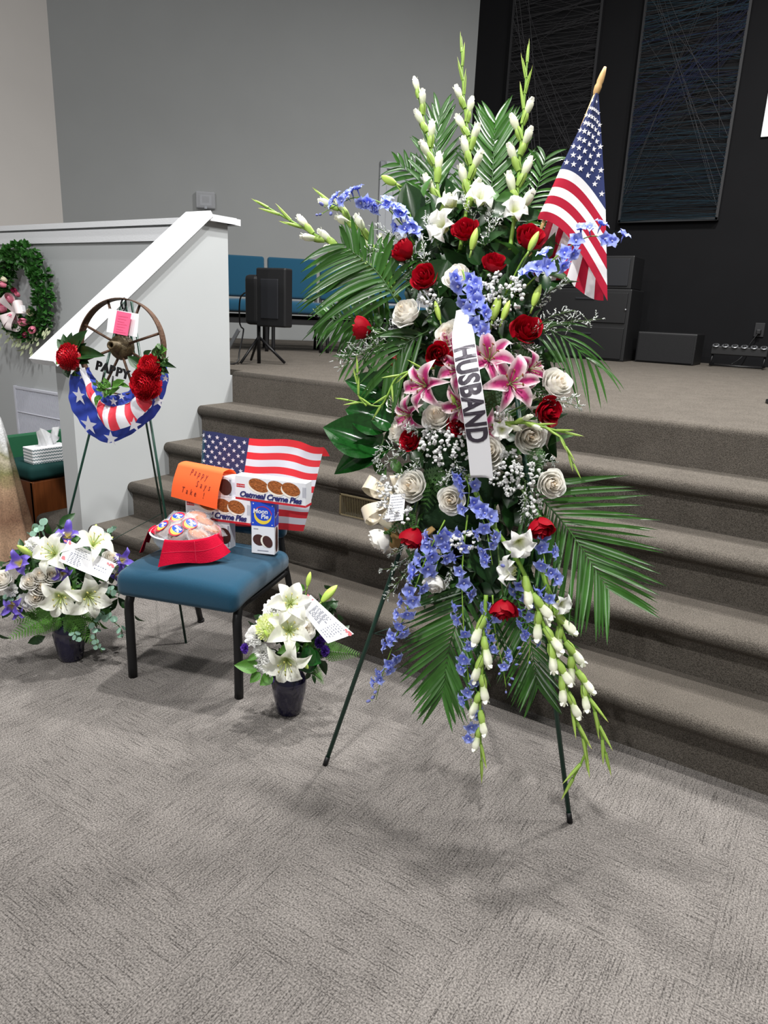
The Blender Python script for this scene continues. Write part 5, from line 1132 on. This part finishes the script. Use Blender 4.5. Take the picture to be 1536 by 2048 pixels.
# snack boxes
mat('box_white', (232, 234, 240), .35, .5); mat('box_red', (196, 40, 52), .4); mat('ink_blue', (38, 44, 106), .45); mat('cookie', (156, 90, 44), .7, .3, var=.3, vs=120, bump=.6, bs=150); mat('cream', (240, 234, 222), .5)
mat('choc', (76, 46, 42), .4, .4, var=.1, vs=60); mat('mp_blue', (32, 74, 200), .35, .5); mat('mp_yellow', (236, 208, 72), .4); mat('grey_print', (150, 152, 168), .6)
def disc2(mb, cx, cz, rx, rz, y, mi, n=24, rot=0.):
    pts = []
    for k in range(n):
        q = -2 * PI * k / n; a, b = rx * math.cos(q), rz * math.sin(q); pts.append((cx + a * math.cos(rot) - b * math.sin(rot), y, cz + a * math.sin(rot) + b * math.cos(rot)))
    mb.flat(pts[::-1], mi)
FT = Matrix.Rotation(PI / 2, 4, 'X')
def pie_box(x0, x1, z0, z1, y0, dep, label, rotd=0., tilt=0., grp='snack cake boxes'):
    w_, h_ = x1 - x0, z1 - z0; BM = CM @ T((x0 + x1) / 2, y0 + dep / 2, z0) @ rotz(math.radians(rotd)) @ Matrix.Rotation(math.radians(tilt), 4, 'Y')
    t = thing('snack_cake_box', BM, label, 'box', grp); c = obj('carton', MB().rbox((0, 0, h_ / 2), (w_, dep, h_), .0015, 1), 'box_white', t, BM, False); y = -dep / 2 - .0007
    mb = MB(); mb.flat([(-w_ / 2, y, .0), (w_ / 2, y, .0), (w_ / 2, y, h_ * .09), (-w_ / 2, y, h_ * .09)], 0); mb.flat([(-w_ * .48, y, h_ * .52), (-w_ * .36, y, h_ * .52), (-w_ * .36, y, h_ * .66), (-w_ * .48, y, h_ * .66)], 0)
    mb.flat([(w_ / 2 + .0007, -dep / 2, 0), (w_ / 2 + .0007, dep / 2, 0), (w_ / 2 + .0007, dep / 2, h_ * .1), (w_ / 2 + .0007, -dep / 2, h_ * .1)], 0)
    obj('red_print', mb, 'box_red', c, BM, False)
    tm_ = text_mesh('Little Debbie', h_ * .085, .2); mb = MB(); mb.merge(tm_, T(-w_ * .42, y - .0004, h_ * .59) @ FT); obj('brand_lettering', mb, 'box_white', c, BM, False)
    for k, (fx, rr_) in enumerate(((-.16, .15), (.09, .13), (.29, .13))):
        mb = MB(); disc2(mb, w_ * (fx - .008), h_ * .61, w_ * rr_, h_ * .27, y - .0002 - k * .0004, 1, rot=-.25); disc2(mb, w_ * (fx + .005), h_ * .68, w_ * rr_, h_ * .26, y - .0004 - k * .0004, 0, rot=-.25); obj('cookie_picture', mb, ['cookie', 'cream'], c, BM, False)
    tm_ = text_mesh('Oatmeal Creme Pies', h_ * .30, .28, h_ * .010, 0, .92); xs = [p[0] for p in tm_.v]; f_ = w_ * .88 / (max(xs) - min(xs)); mb = MB(); mb.merge(tm_, T(0, y - .002, h_ * .24) @ FT @ Matrix.Diagonal((f_, 1.1, 1, 1)))
    obj('lettering', mb, 'ink_blue', c, BM, False)
    mb = MB()
    for k in range(5): mb.flat([(w_ * .455 + k * .0035, y - .0002, h_ * .4), (w_ * .455 + k * .0035 + .0014, y - .0002, h_ * .4), (w_ * .455 + k * .0035 + .0014, y - .0002, h_ * .82), (w_ * .455 + k * .0035, y - .0002, h_ * .82)])
    obj('barcode', mb, 'grey_print', c, BM, False)
    return t
def moon_box(x0, x1, z0, z1, y0, dep, label, lying=False):
    w_, h_ = x1 - x0, z1 - z0; BM = CM @ T((x0 + x1) / 2, y0 + dep / 2, z0) @ (rotz(math.radians(6)) if not lying else Matrix())
    t = thing('moon_pie_box' if False else 'marshmallow_pie_box', BM, label, 'box', 'snack cake boxes'); c = obj('carton', MB().rbox((0, 0, h_ / 2), (w_, dep, h_), .0015, 1), 'box_white', t, BM, False); y = -dep / 2 - .0007
    if lying:
        mb = MB(); disc2(mb, w_ * .34, h_ * .5, .03, .034, y - .0004, 0, rot=.3); disc2(mb, w_ * .30, h_ * .5, .03, .034, y, 1, rot=.3); obj('pie_picture', mb, ['choc', 'cream'], c, BM, False)
        mb = MB(); mb.flat([(w_ * .44, y, h_ * .12), (w_ * .49, y, h_ * .12), (w_ * .49, y, h_ * .88), (w_ * .44, y, h_ * .88)]); obj('nutrition_panel', mb, 'grey_print', c, BM, False)
        return t
    mb = MB(); zz = h_ * .545
    mb.flat([(-w_ / 2, y, zz), (w_ / 2, y, zz), (w_ / 2, y, h_), (-w_ / 2, y, h_)]); mb.flat([(w_ / 2 + .0007, -dep / 2, zz), (w_ / 2 + .0007, dep / 2, zz), (w_ / 2 + .0007, dep / 2, h_), (w_ / 2 + .0007, -dep / 2, h_)]); mb.flat([(-w_ / 2, -dep / 2, h_ + .0007), (w_ / 2, -dep / 2, h_ + .0007), (w_ / 2, dep / 2, h_ + .0007), (-w_ / 2, dep / 2, h_ + .0007)])
    obj('blue_print', mb, 'mp_blue', c, BM, False)
    mb = MB(); zc = h_ * .75; R_m = w_ * .37
    for k in range(22):
        q0, q1 = math.radians(-215 + 225 * k / 22), math.radians(-215 + 225 * (k + 1) / 22); t0, t1 = math.sin(PI * k / 22), math.sin(PI * (k + 1) / 22)
        mb.flat([(R_m * math.cos(q0), y - .0006, zc + R_m * math.sin(q0)), (R_m * math.cos(q1), y - .0006, zc + R_m * math.sin(q1)), (R_m * (1 - .42 * t1) * math.cos(q1), y - .0006, zc + R_m * (1 - .42 * t1) * math.sin(q1)), (R_m * (1 - .42 * t0) * math.cos(q0), y - .0006, zc + R_m * (1 - .42 * t0) * math.sin(q0))][::-1])
    obj('moon_picture', mb, 'mp_yellow', c, BM, False)
    mb = MB()
    for k in range(16):
        q0, q1 = math.radians(10 + 150 * k / 16), math.radians(10 + 150 * (k + 1) / 16); mb.flat([(R_m * math.cos(q0), y - .0006, zc + R_m * math.sin(q0)), (R_m * math.cos(q1), y - .0006, zc + R_m * math.sin(q1)), (R_m * 1.08 * math.cos(q1), y - .0006, zc + R_m * 1.08 * math.sin(q1)), (R_m * 1.08 * math.cos(q0), y - .0006, zc + R_m * 1.08 * math.sin(q0))])
    obj('red_arc', mb, 'box_red', c, BM, False)
    mb = MB(); mb.merge(text_mesh('Moon', .026, .1, .0007), T(-w_ * .1, y - .0014, zc + .017) @ FT); mb.merge(text_mesh('Pie', .026, .1, .0007), T(w_ * .08, y - .0014, zc - .004) @ FT); obj('lettering', mb, 'box_white', c, BM, False)
    mb = MB()
    for (a, b) in ((-.4, .97), (.41, .95), (-.42, .6), (.4, .58)): mb.star((0, 0), .004, 0, T(w_ * a, y - .0008, h_ * b) @ FT)
    mb.merge(text_mesh('MoonPie', .013, .1, .0004), T(w_ / 2 + .0012, 0, zc) @ Matrix.Rotation(PI / 2, 4, 'Z') @ FT @ rotz(.3)); obj('star_print', mb, 'box_white', c, BM, False)
    mb = MB(); disc2(mb, -w_ * .17, h_ * .27, w_ * .27, w_ * .24, y, 0, rot=-.4); disc2(mb, w_ * .13, h_ * .25, w_ * .22, w_ * .27, y - .0002, 1, rot=.5); disc2(mb, w_ * .2, h_ * .25, w_ * .2, w_ * .27, y - .0005, 0, rot=.5); obj('pie_picture', mb, ['choc', 'cream'], c, BM, False)
    mb = MB()
    for k, zz in enumerate((.36, .2)):
        n = 20; mb.flat([(w_ / 2 + .0008 + k * .0003, dep * .3 * math.cos(2 * PI * i / n), h_ * zz + .036 * math.sin(2 * PI * i / n)) for i in range(n)])
    obj('side_pie_picture', mb, 'choc', c, BM, False)
    for (xa, xb, zc_) in ((-.24, .24, .06), (-.4, -.2, .48)): obj('small_print', MB().flat([(w_ * xa, y - .0005, h_ * zc_), (w_ * xb, y - .0005, h_ * zc_), (w_ * xb, y - .0005, h_ * zc_ + .003), (w_ * xa, y - .0005, h_ * zc_ + .003)]), 'grey_print', c, BM, False)
    return t
m0, m1 = CZ(503, 1107, SEAT - .01), CZ(546, 1112, SEAT - .01); ym = (m0.y + m1.y) / 2
m0, m1 = CH(503, 1107, ym), CH(547, 1111, ym); mt = CH(507, 1003, ym)
moon_box(m0.x, m1.x, SEAT - .006, mt.z, ym, .05, 'upright blue and white marshmallow pie box on the chair seat')
yo = ym - .004; a, b = CH(471, 951, yo), CH(613, 1009, yo); c, d = CH(470, 999, yo), CH(613, 960, yo)
pie_box(c.x, b.x, mt.z + .002, mt.z + .002 + ((a.z - c.z) + (d.z - b.z)) / 2, yo, .055, 'oatmeal pie box lying across the top of the upright pie box', -2)
y2 = ym + .0; a, b, c = CH(375, 1003, y2), CH(512, 1003, y2), CH(508, 1052, y2)
pie_box(a.x - .01, m0.x - .004, c.z, b.z, y2, .06, 'oatmeal pie box behind the bowl, under the orange paper sign')
zb2 = c.z; wb0, wb1 = CH(469, 955, y2), CH(466, 1003, y2)
moon_box(a.x + .02, wb1.x - .005, b.z + .001, wb0.z, y2, .055, 'white pie box lying beside the upper oatmeal pie box', True)
moon_box(a.x + .03, m0.x - .10, SEAT - .012, zb2 - .001, y2 + .005, .05, 'white pie box on the seat behind the bowl, bottom of the stack', True)
# orange paper sign folded over the boxes
mat('orange_paper', (250, 104, 54), .7, .2, trans=.1); oT = (CH(357, 927, y2 - .015), CH(447, 944, y2 - .015)); oB = (CH(342, 993, y2 - .05), CH(434, 1019, y2 - .05))
zr = wb0.z + .004
def osheet(u, v):
    if v < .62:
        t = v / .62; p = oB[0].lerp(oB[1], u).lerp(oT[0].lerp(oT[1], u), t); return p + V((0, -.012 * math.sin(PI * t), 0))
    t = (v - .62) / .38; p = oT[0].lerp(oT[1], u); return p + V((.02 * t, .075 * math.sin(t * PI / 2), -.03 * t * t + .008 * math.sin(PI * t)))
OM = CM @ T(*oT[0].lerp(oT[1], .5)); osn = thing('paper_sign', OM, 'orange folded paper sign with handwriting on top of the snack boxes', 'sign')
chobj('sheet', MB().grid(osheet, 10, 26), 'orange_paper', osn, True)
mb = MB()
def hand(txt, u0, v0, du, size, sl=-.0):
    for k, ch_ in enumerate(txt):
        if ch_ == ' ': continue
        tm_ = text_mesh(ch_, 1., .25, .012); rr_ = random.Random(hash_(txt) + k); dv = rr_.uniform(-.012, .012)
        mb.add([osheet(max(0, min(1, u0 + du * k + p[0] * size * .62)), max(.01, min(.61, v0 + dv + p[1] * size - .004 * k))) + V((0, -.0012, 0)) for p in tm_.v], tm_.f)
def hash_(s): return sum(ord(c) * (i + 3) for i, c in enumerate(s))
hand('Pappy', .34, .52, .085, .15); hand('Says', .52, .35, .09, .15); hand('Take !', .24, .19, .09, .15)
chobj('handwriting', mb, mat('marker', (120, 36, 24), .7), osn)
# white bowl with red cloth and wrapped pies
bcn = CZ(392, 1098, SEAT); bx, by = bcn.x, min(bcn.y, ym - .142); RB, HB = .132, .088
BM = CM @ T(bx, by, SEAT + .012); bowl = thing('white_bowl', BM, 'white bowl holding wrapped pies on the teal chair seat', 'bowl')
obj('bowl_body', MB().lathe([(.0, .0), (.055, .0), (.06, .004), (.1, .026), (.12, .055), (RB, HB), (RB + .003, HB + .001), (RB - .003, HB), (.114, .055), (.09, .028), (.05, .012), (0, .01)], 40), mat('bowl_white', (226, 228, 234), .2, .6), bowl, BM)
mb = MB(); mb.lathe([(RB - .002, HB - .002), (RB + .004, HB - .001), (RB + .004, HB + .003), (RB - .002, HB + .003)], 40); obj('rim', mb, 'bowl_white', bowl, BM)
NM = BM; nap = thing('red_cloth', NM, 'red velvet cloth draped over the rim of the white bowl', 'cloth')
mat('red_velvet', (158, 6, 38), .9, .1, var=.12, vs=25, bump=.2, bs=200)
def flap(a0, a1, drop0, drop1, out, inn=.02, lift=.006, wide=0.):
    def fn(u, v):
        q = math.radians(a0 + (a1 - a0) * u); dr = drop0 + (drop1 - drop0) * u; wob = .006 * math.sin(u * 9)
        if v < .25: t = v / .25; rr = RB - inn * (1 - t) + .004 * t; z = HB + lift * math.sin(t * PI * .7) - .012 * (1 - t)
        else: t = (v - .25) / .75; rr = RB + .006 + (out + wide * abs(u - .42) ** 1.5 * 2) * t + wob * t; z = HB + lift - dr * t + .01 * math.sin(u * 7) * t
        return V((rr * math.cos(q), rr * math.sin(q), z))
    return fn
mb = MB(); mb.grid(flap(-92, -2, .096, .07, .026, wide=.04), 36, 12)
fw = obj('front_flap', mb, 'red_velvet', nap, NM); mb = MB(); mb.grid(flap(-4, 60, .062, .04, .012), 20, 10); obj('right_flap', mb, 'red_velvet', nap, NM)
mb = MB(); mb.grid(flap(178, 214, .08, .09, .032), 16, 12); obj('left_flap', mb, 'red_velvet', nap, NM)
mb = MB(); f0 = flap(-92, -2, .096, .07, .026, wide=.04)
for v_ in (.62,): mb.tube([f0(u / 30, v_) * 1.004 for u in range(31)], .0007, 4)
mb.tube([f0(.52, .3 + .7 * k / 10) * 1.004 for k in range(11)], .0007, 4)
obj('seam', mb, mat('seam_red', (196, 40, 70), .8), nap, NM)
mat('wrapper', (240, 240, 244), .08, .8, alpha=.13, bump=.5, bs=60); mat('choc_pie', (92, 54, 36), .5, var=.2, vs=60)
pm = MB(); pm.lathe([(0, -.012), (.036, -.012), (.041, -.006), (.039, .0), (.041, .006), (.036, .012), (0, .012)], 20); pie_me = pm.mesh('pie', 'choc_pie')
wmb = MB(); wmb.grid(lambda u, v: V(((u - .5) * .118, (v - .5) * .098, .0165 * (math.sin(PI * u) * math.sin(PI * v)) ** .35 + .0022 * math.sin(u * 40 + v * 9) + .001 * math.sin(v * 33))), 16, 12); wmb.grid(lambda u, v: V(((u - .5) * .118, (v - .5) * .098, -.0165 * (math.sin(PI * u) * math.sin(PI * v)) ** .35 + .0022 * math.sin(u * 40 + v * 9))), 16, 12); wrap_me = wmb.mesh('wrapper', 'wrapper')
lm_ = MB(); n = 20
lm_.flat([(.029 * math.cos(2 * PI * i / n), .03 * math.sin(2 * PI * i / n), .0182) for i in range(n)], 0); lm_.flat([(.025 * math.cos(PI + PI * i / 12), .003 + .026 * math.sin(PI + PI * i / 12), .0186) for i in range(13)], 1); lm_.flat([(.026 * math.cos(2 * PI * i / n), .005 + .015 * math.sin(2 * PI * i / n), .019) for i in range(n)], 2); lm_.merge(text_mesh('Moon', .015, .1, .0005), T(0, .011, .0194), 3); lm_.merge(text_mesh('Pie', .015, .1, .0005), T(.006, -.001, .0194), 3)
lab_me = lm_.mesh('label', ['box_red', 'mp_yellow', 'mp_blue', 'box_white'], False)
oat_me = MB().lathe([(0, -.013), (.036, -.012), (.04, -.005), (.034, 0), (.04, .005), (.036, .012), (0, .014)], 20).mesh('pie', 'cookie')
rp = random.Random(4)
spots = [(-.062, -.032, .102, .55, -.5, 1), (.0, -.05, .1, .6, .1, 1), (-.03, .01, .128, .45, -.1, 1), (.035, -.02, .12, .5, .3, 1), (-.07, .04, .108, .4, -.6, 1), (.07, -.03, .1, .2, .5, 0), (.06, .03, .125, -.2, .5, 0), (.02, .05, .135, .1, .2, 0), (-.02, .07, .12, -.1, -.2, 0), (.09, .02, .105, -.1, .6, 0), (.04, .075, .11, -.3, .2, 0), (0, 0, .075, .1, 0, 0), (-.04, -.0, .085, .2, .1, 0)]
for k, (x, y, z, rx, ry, lb) in enumerate(spots):
    PM = BM @ T(x * 1.08, y * 1.08, z - .004) @ Matrix.Rotation(rx, 4, 'X') @ Matrix.Rotation(ry * .8, 4, 'Y') @ rotz(rp.uniform(-.5, .5) if lb else rp.uniform(0, 6))
    t = thing('wrapped_pie', PM, 'clear wrapped chocolate pie with round blue and yellow label in the bowl' if lb else 'plain clear wrapped cookie pie heaped in the white bowl', 'snack', 'labelled pies in the bowl' if lb else 'plain wrapped pies in the bowl')
    pe = obj('pie', pie_me if lb else oat_me, None, t, PM); obj('wrapper', wrap_me, None, t, PM)
    if lb: obj('label', lab_me, None, t, PM, False)
# ================================================================== vase arrangements
mat('navy_glass', (14, 12, 44), .06, .7, coat=.6)
def vase(M, t, s=1.):
    obj('vase', MB().lathe([(x * s, z * s) for x, z in [(0, 0), (.043, 0), (.047, .006), (.053, .04), (.062, .085), (.066, .12), (.063, .145), (.05, .165), (.044, .178), (.046, .19), (.041, .19), (.04, .178), (.046, .16), (.05, .14), (0, .13)]], 32), 'navy_glass', t, M)
VN = None
def arrangement(foot_px, label, scale):
    p = onz(*foot_px); M = T(p.x, p.y, 0); t = thing('flower_vase', M, label, 'flower arrangement'); vase(M, t, scale)
    n = CAM - (p + V((0, 0, .3))); n.normalize(); n = (n * .5 + V((n.x, n.y, 0)).normalized() * .5).normalized(); u = V((0, 0, 1)).cross(n).normalized(); v = n.cross(u)
    P = lambda px, py, off=0.: onp(px, py, p + V((0, 0, .25)) + n * off, n)
    return t, M, P, n, u, v, p
# --- small one right of the chair
t, M, P, n, u, v, p = arrangement((578, 1422), 'navy vase of white lilies and carnations on the floor beside the chair leg', .98)
dr = lambda a, b, c=1.: (n * c + u * a + v * b).normalized()
def cl(cx, cy, sx, sy, o0, o1): return lambda r: P(cx + r.gauss(0, sx), cy + r.gauss(0, sy), r.uniform(o0, o1))
obj('filler_leaves', leaf_cloud(170, cl(590, 1265, 36, 36, -.06, .03), (.03, .075), simple_leaf, 31, n), 'leaf_dark', t, kind='stuff')
obj('vase_stems', MB().tube([p + V((0, 0, .14)), p + V((0, 0, .26))], .03, 8), 'leaf_dark', t)
for (x, y, r_, a, b, c_, rl) in ((573, 1318, 56, -.1, -.35, 1, .2), (578, 1262, 54, .1, .4, 1, .5), (580, 1208, 50, .1, .4, .9, .0)):
    q = P(x, y, .10); put_lily(t, q, dr(a, b, c_), r_ * mpp(q), False, rl)
for (x, y, r_, a, b) in ((508, 1270, 23, -.7, .2), (530, 1245, 20, -.4, .3), (545, 1215, 22, -.4, .6), (560, 1200, 20, -.1, .8), (520, 1305, 20, -.6, -.2), (535, 1335, 22, -.4, -.4), (530, 1315, 22, -.4, -.1), (515, 1325, 18, -.7, -.3), (590, 1232, 20, .2, .5), (625, 1240, 18, .6, .4)):
    q = P(x, y, .05); o = obj('carnation', carn_me, None, t, fr(q, dr(a, b + .4), v, r_ * mpp(q), rnd.uniform(0, 6)))
for (x, y, r_, a, b) in ((540, 1255, 29, -.3, .4),):
    q = P(x, y, .08); obj('chrysanthemum', mum_pale, None, t, fr(q, dr(a, b), v, (r_ * mpp(q) * 1.15,) * 2 + (r_ * mpp(q) * .8,)))
q = P(605, 1255, .08); put_rose(t, q, dr(.4, .2), 28 * mpp(q), False, 0)
for (x, y, r_) in ((488, 1297, 11), (650, 1272, 13), (640, 1285, 12), (652, 1302, 12), (614, 1200, 9), (538, 1358, 11)):
    q = P(x, y, .04); obj('statice', statice_me, None, t, fr(q, dr((x - 580) / 90, .2), v, r_ * mpp(q)))
for (x0, y0, x1, y1, off, wd_) in ((615, 1172, 621, 1143, .04, 1.), (644, 1203, 675, 1170, .05, 1.05), (603, 1322, 617, 1338, .12, 1.3), (528, 1260, 536, 1275, .12, 1.2)):
    a, b = P(x0, y0, off), P(x1, y1, off); obj('lily_bud', lily_bud, None, t, fr(a, b - a, n, (b - a).length) @ Matrix.Diagonal((wd_, wd_, 1, 1)))
def vleaf(x0, y0, x1, y1, off, w_, m, nm='leaf'):
    a, b = P(x0, y0, off), P(x1, y1, off + .02); d = b - a; L = d.length; d.normalize(); z = (n + V((0, 0, .4))).normalized(); y = z.cross(d).normalized(); z = d.cross(y)
    obj(nm, leaf_mb(w_, .2, .18, 8, .8, 4), m, t, Matrix.Translation(a) @ Matrix((d, y, z)).transposed().to_4x4() @ Matrix.Diagonal((L, L, L, 1)))
def vfern(x0, y0, x1, y1, off, k=1.15):
    a, b = P(x0, y0, off), P(x1, y1, off + .02); d = b - a; L = d.length * k; d.normalize(); z = (n + V((0, 0, .3))).normalized(); y = z.cross(d).normalized(); z = d.cross(y)
    obj('fern', fern_mb(1, 15, .30, .12), 'fern_green', t, Matrix.Translation(a) @ Matrix((d, y, z)).transposed().to_4x4() @ Matrix.Diagonal((L, L, L, 1)))
for a in ((612, 1310, 642, 1325, .05, .5), (600, 1340, 640, 1300, .03, .35), (615, 1290, 620, 1340, .06, .3)): vleaf(*a, 'gloss_leaf')
for a in ((518, 1335, 470, 1330, .05, .3), (520, 1345, 500, 1365, .05, .35), (515, 1310, 495, 1320, .05, .3), (610, 1178, 585, 1172, .04, .25), (545, 1350, 520, 1370, .05, .4), (600, 1290, 555, 1305, .1, .3)): vleaf(*a, 'fern_green')
for a in ((640, 1300, 712, 1308, .03), (625, 1330, 645, 1365, .03), (600, 1300, 660, 1290, .02)): vfern(*a)
obj('bud_stems', MB().tube([P(615, 1172, .04), P(610, 1195, .03), P(600, 1230, .0)], .002, 5).tube([P(644, 1203, .05), P(630, 1225, .03), P(600, 1260, .0)], .002, 5), 'stem_green', t)
cr3 = card('sympathy_card', (P(620, 1190, .10), P(707, 1268, .10), P(655, 1287, .12), P(598, 1215, .12)), 'white printed card propped in the small vase of lilies', lines_block(.2, .6, .2, .72, 9, .03, 3) + lines_block(.66, .93, .15, .85, 8, .03, 4), fold=.62); corner_print(*cr3, [(.06, .12), (.06, .9), (.95, .1)])
# --- larger one at the left
t, M, P, n, u, v, p = arrangement((143, 1316), 'navy vase of white lilies and purple irises on the floor left of the chair', 1.0)
obj('filler_leaves', leaf_cloud(300, cl(130, 1165, 58, 42, -.08, .02), (.035, .085), simple_leaf, 32, n), 'leaf_dark', t, kind='stuff')
obj('filler_greens', leaf_cloud(70, cl(120, 1180, 50, 42, -.0, .04), (.03, .06), simple_leaf, 33, n), 'leaf_mid', t, kind='stuff')
obj('vase_stems', MB().tube([p + V((0, 0, .14)), p + V((0, 0, .28))], .032, 8), 'leaf_dark', t)
for (x, y, r_, a, b, c_, rl) in ((122, 1192, 50, -.1, -.2, 1, .2), (175, 1190, 54, .2, -.05, 1, .6), (112, 1108, 50, -.5, .4, .7, .3), (185, 1092, 48, .3, .6, .7, .1)):
    q = P(x, y, .1); put_lily(t, q, dr(a, b, c_), r_ * mpp(q), False, rl)
for (x, y, r_, a, b) in ((60, 1162, 16, -.3, .2), (82, 1172, 18, 0, .1), (103, 1150, 16, .1, .3), (72, 1195, 16, -.2, -.2), (80, 1150, 15, -.1, .4), (3, 1158, 17, -.6, .2), (222, 1115, 14, .5, .3)):
    q = P(x, y, .09); put_rose(t, q, dr(a, b + .45), r_ * mpp(q) * 1.15, False, 0)
for (x, y, r_, a, b) in ((52, 1203, 18, -.4, -.3), (65, 1088, 17, -.4, .6), (20, 1180, 15, -.5, .1), (218, 1118, 13, .4, .3)):
    q = P(x, y, .06); obj('carnation', carn_me, None, t, fr(q, dr(a, b), v, r_ * mpp(q), rnd.uniform(0, 6)))
for (x, y, r_, a, b, rl) in ((135, 1075, 26, .1, 1, .3), (42, 1128, 27, -.3, .4, .8), (240, 1122, 24, .5, .3, .2), (232, 1150, 18, .6, -.4, .9), (25, 1208, 22, -.2, -.3, .5), (125, 1145, 22, .0, -.2, .1), (35, 1222, 14, 0, -.6, .6)):
    q = P(x, y, .07); obj('iris', iris_me, None, t, fr(q, dr(a, b), v, r_ * mpp(q), rl))
for (x0, y0, x1, y1, off, wd_) in ((70, 1113, 33, 1090, .06, 1.), (102, 1087, 86, 1076, .04, 1.3), (185, 1078, 193, 1048, .04, 1.1), (206, 1083, 227, 1074, .05, 1.1), (144, 1178, 150, 1194, .14, 1.5)):
    a, b = P(x0, y0, off), P(x1, y1, off); obj('lily_bud', lily_bud, None, t, fr(a, b - a, n, (b - a).length) @ Matrix.Diagonal((wd_, wd_, 1, 1)))
for a in ((110, 1225, 25, 1272, .04), (115, 1215, 35, 1240, .03), (130, 1225, 182, 1282, .06), (150, 1225, 200, 1250, .04), (125, 1235, 75, 1268, .03), (140, 1230, 130, 1262, .06)): vfern(*a)
re_ = random.Random(77)
for i, (path, n_, r0, r1) in enumerate((([(190, 1215, .03), (215, 1235, .05), (240, 1255, .07), (245, 1275, .07)], 7, .017, .013), ([(185, 1235, .04), (190, 1265, .06), (195, 1290, .07), (205, 1305, .07)], 7, .014, .009), ([(85, 1100, -.02), (78, 1060, -.03), (85, 1038, -.03)], 5, .012, .015), ([(75, 1095, -.02), (65, 1070, -.03), (68, 1052, -.03)], 4, .013, .012), ([(215, 1180, .0), (240, 1185, .02), (262, 1172, .03)], 5, .015, .012), ([(200, 1080, -.02), (220, 1062, -.03), (232, 1052, -.04)], 4, .013, .01), ([(60, 1200, .02), (25, 1195, .03), (8, 1185, .04)], 4, .012, .01), ([(150, 1262, .07), (150, 1272, .08), (160, 1280, .08)], 3, .012, .01), ([(205, 1140, -.01), (250, 1130, .0), (262, 1125, .0)], 4, .012, .01))):
    obj('eucalyptus_sprig', euca_mb([P(*q) for q in path], n_, r0, r1, re_), ['eucalyptus', 'stem_dark'], t)
cr3 = card('sympathy_card', (P(136, 1080, .15), P(232, 1128, .13), P(213, 1163, .16), P(116, 1122, .17)), 'white printed folded card in the vase of purple irises', lines_block(.2, .52, .12, .4, 4, .02, 5) + lines_block(.14, .42, .42, .85, 7, .03, 6) + lines_block(.66, .9, .45, .62, 2, .05, 7) , fold=.56); corner_print(*cr3, [(.04, .1), (.05, .8), (.93, .15)])
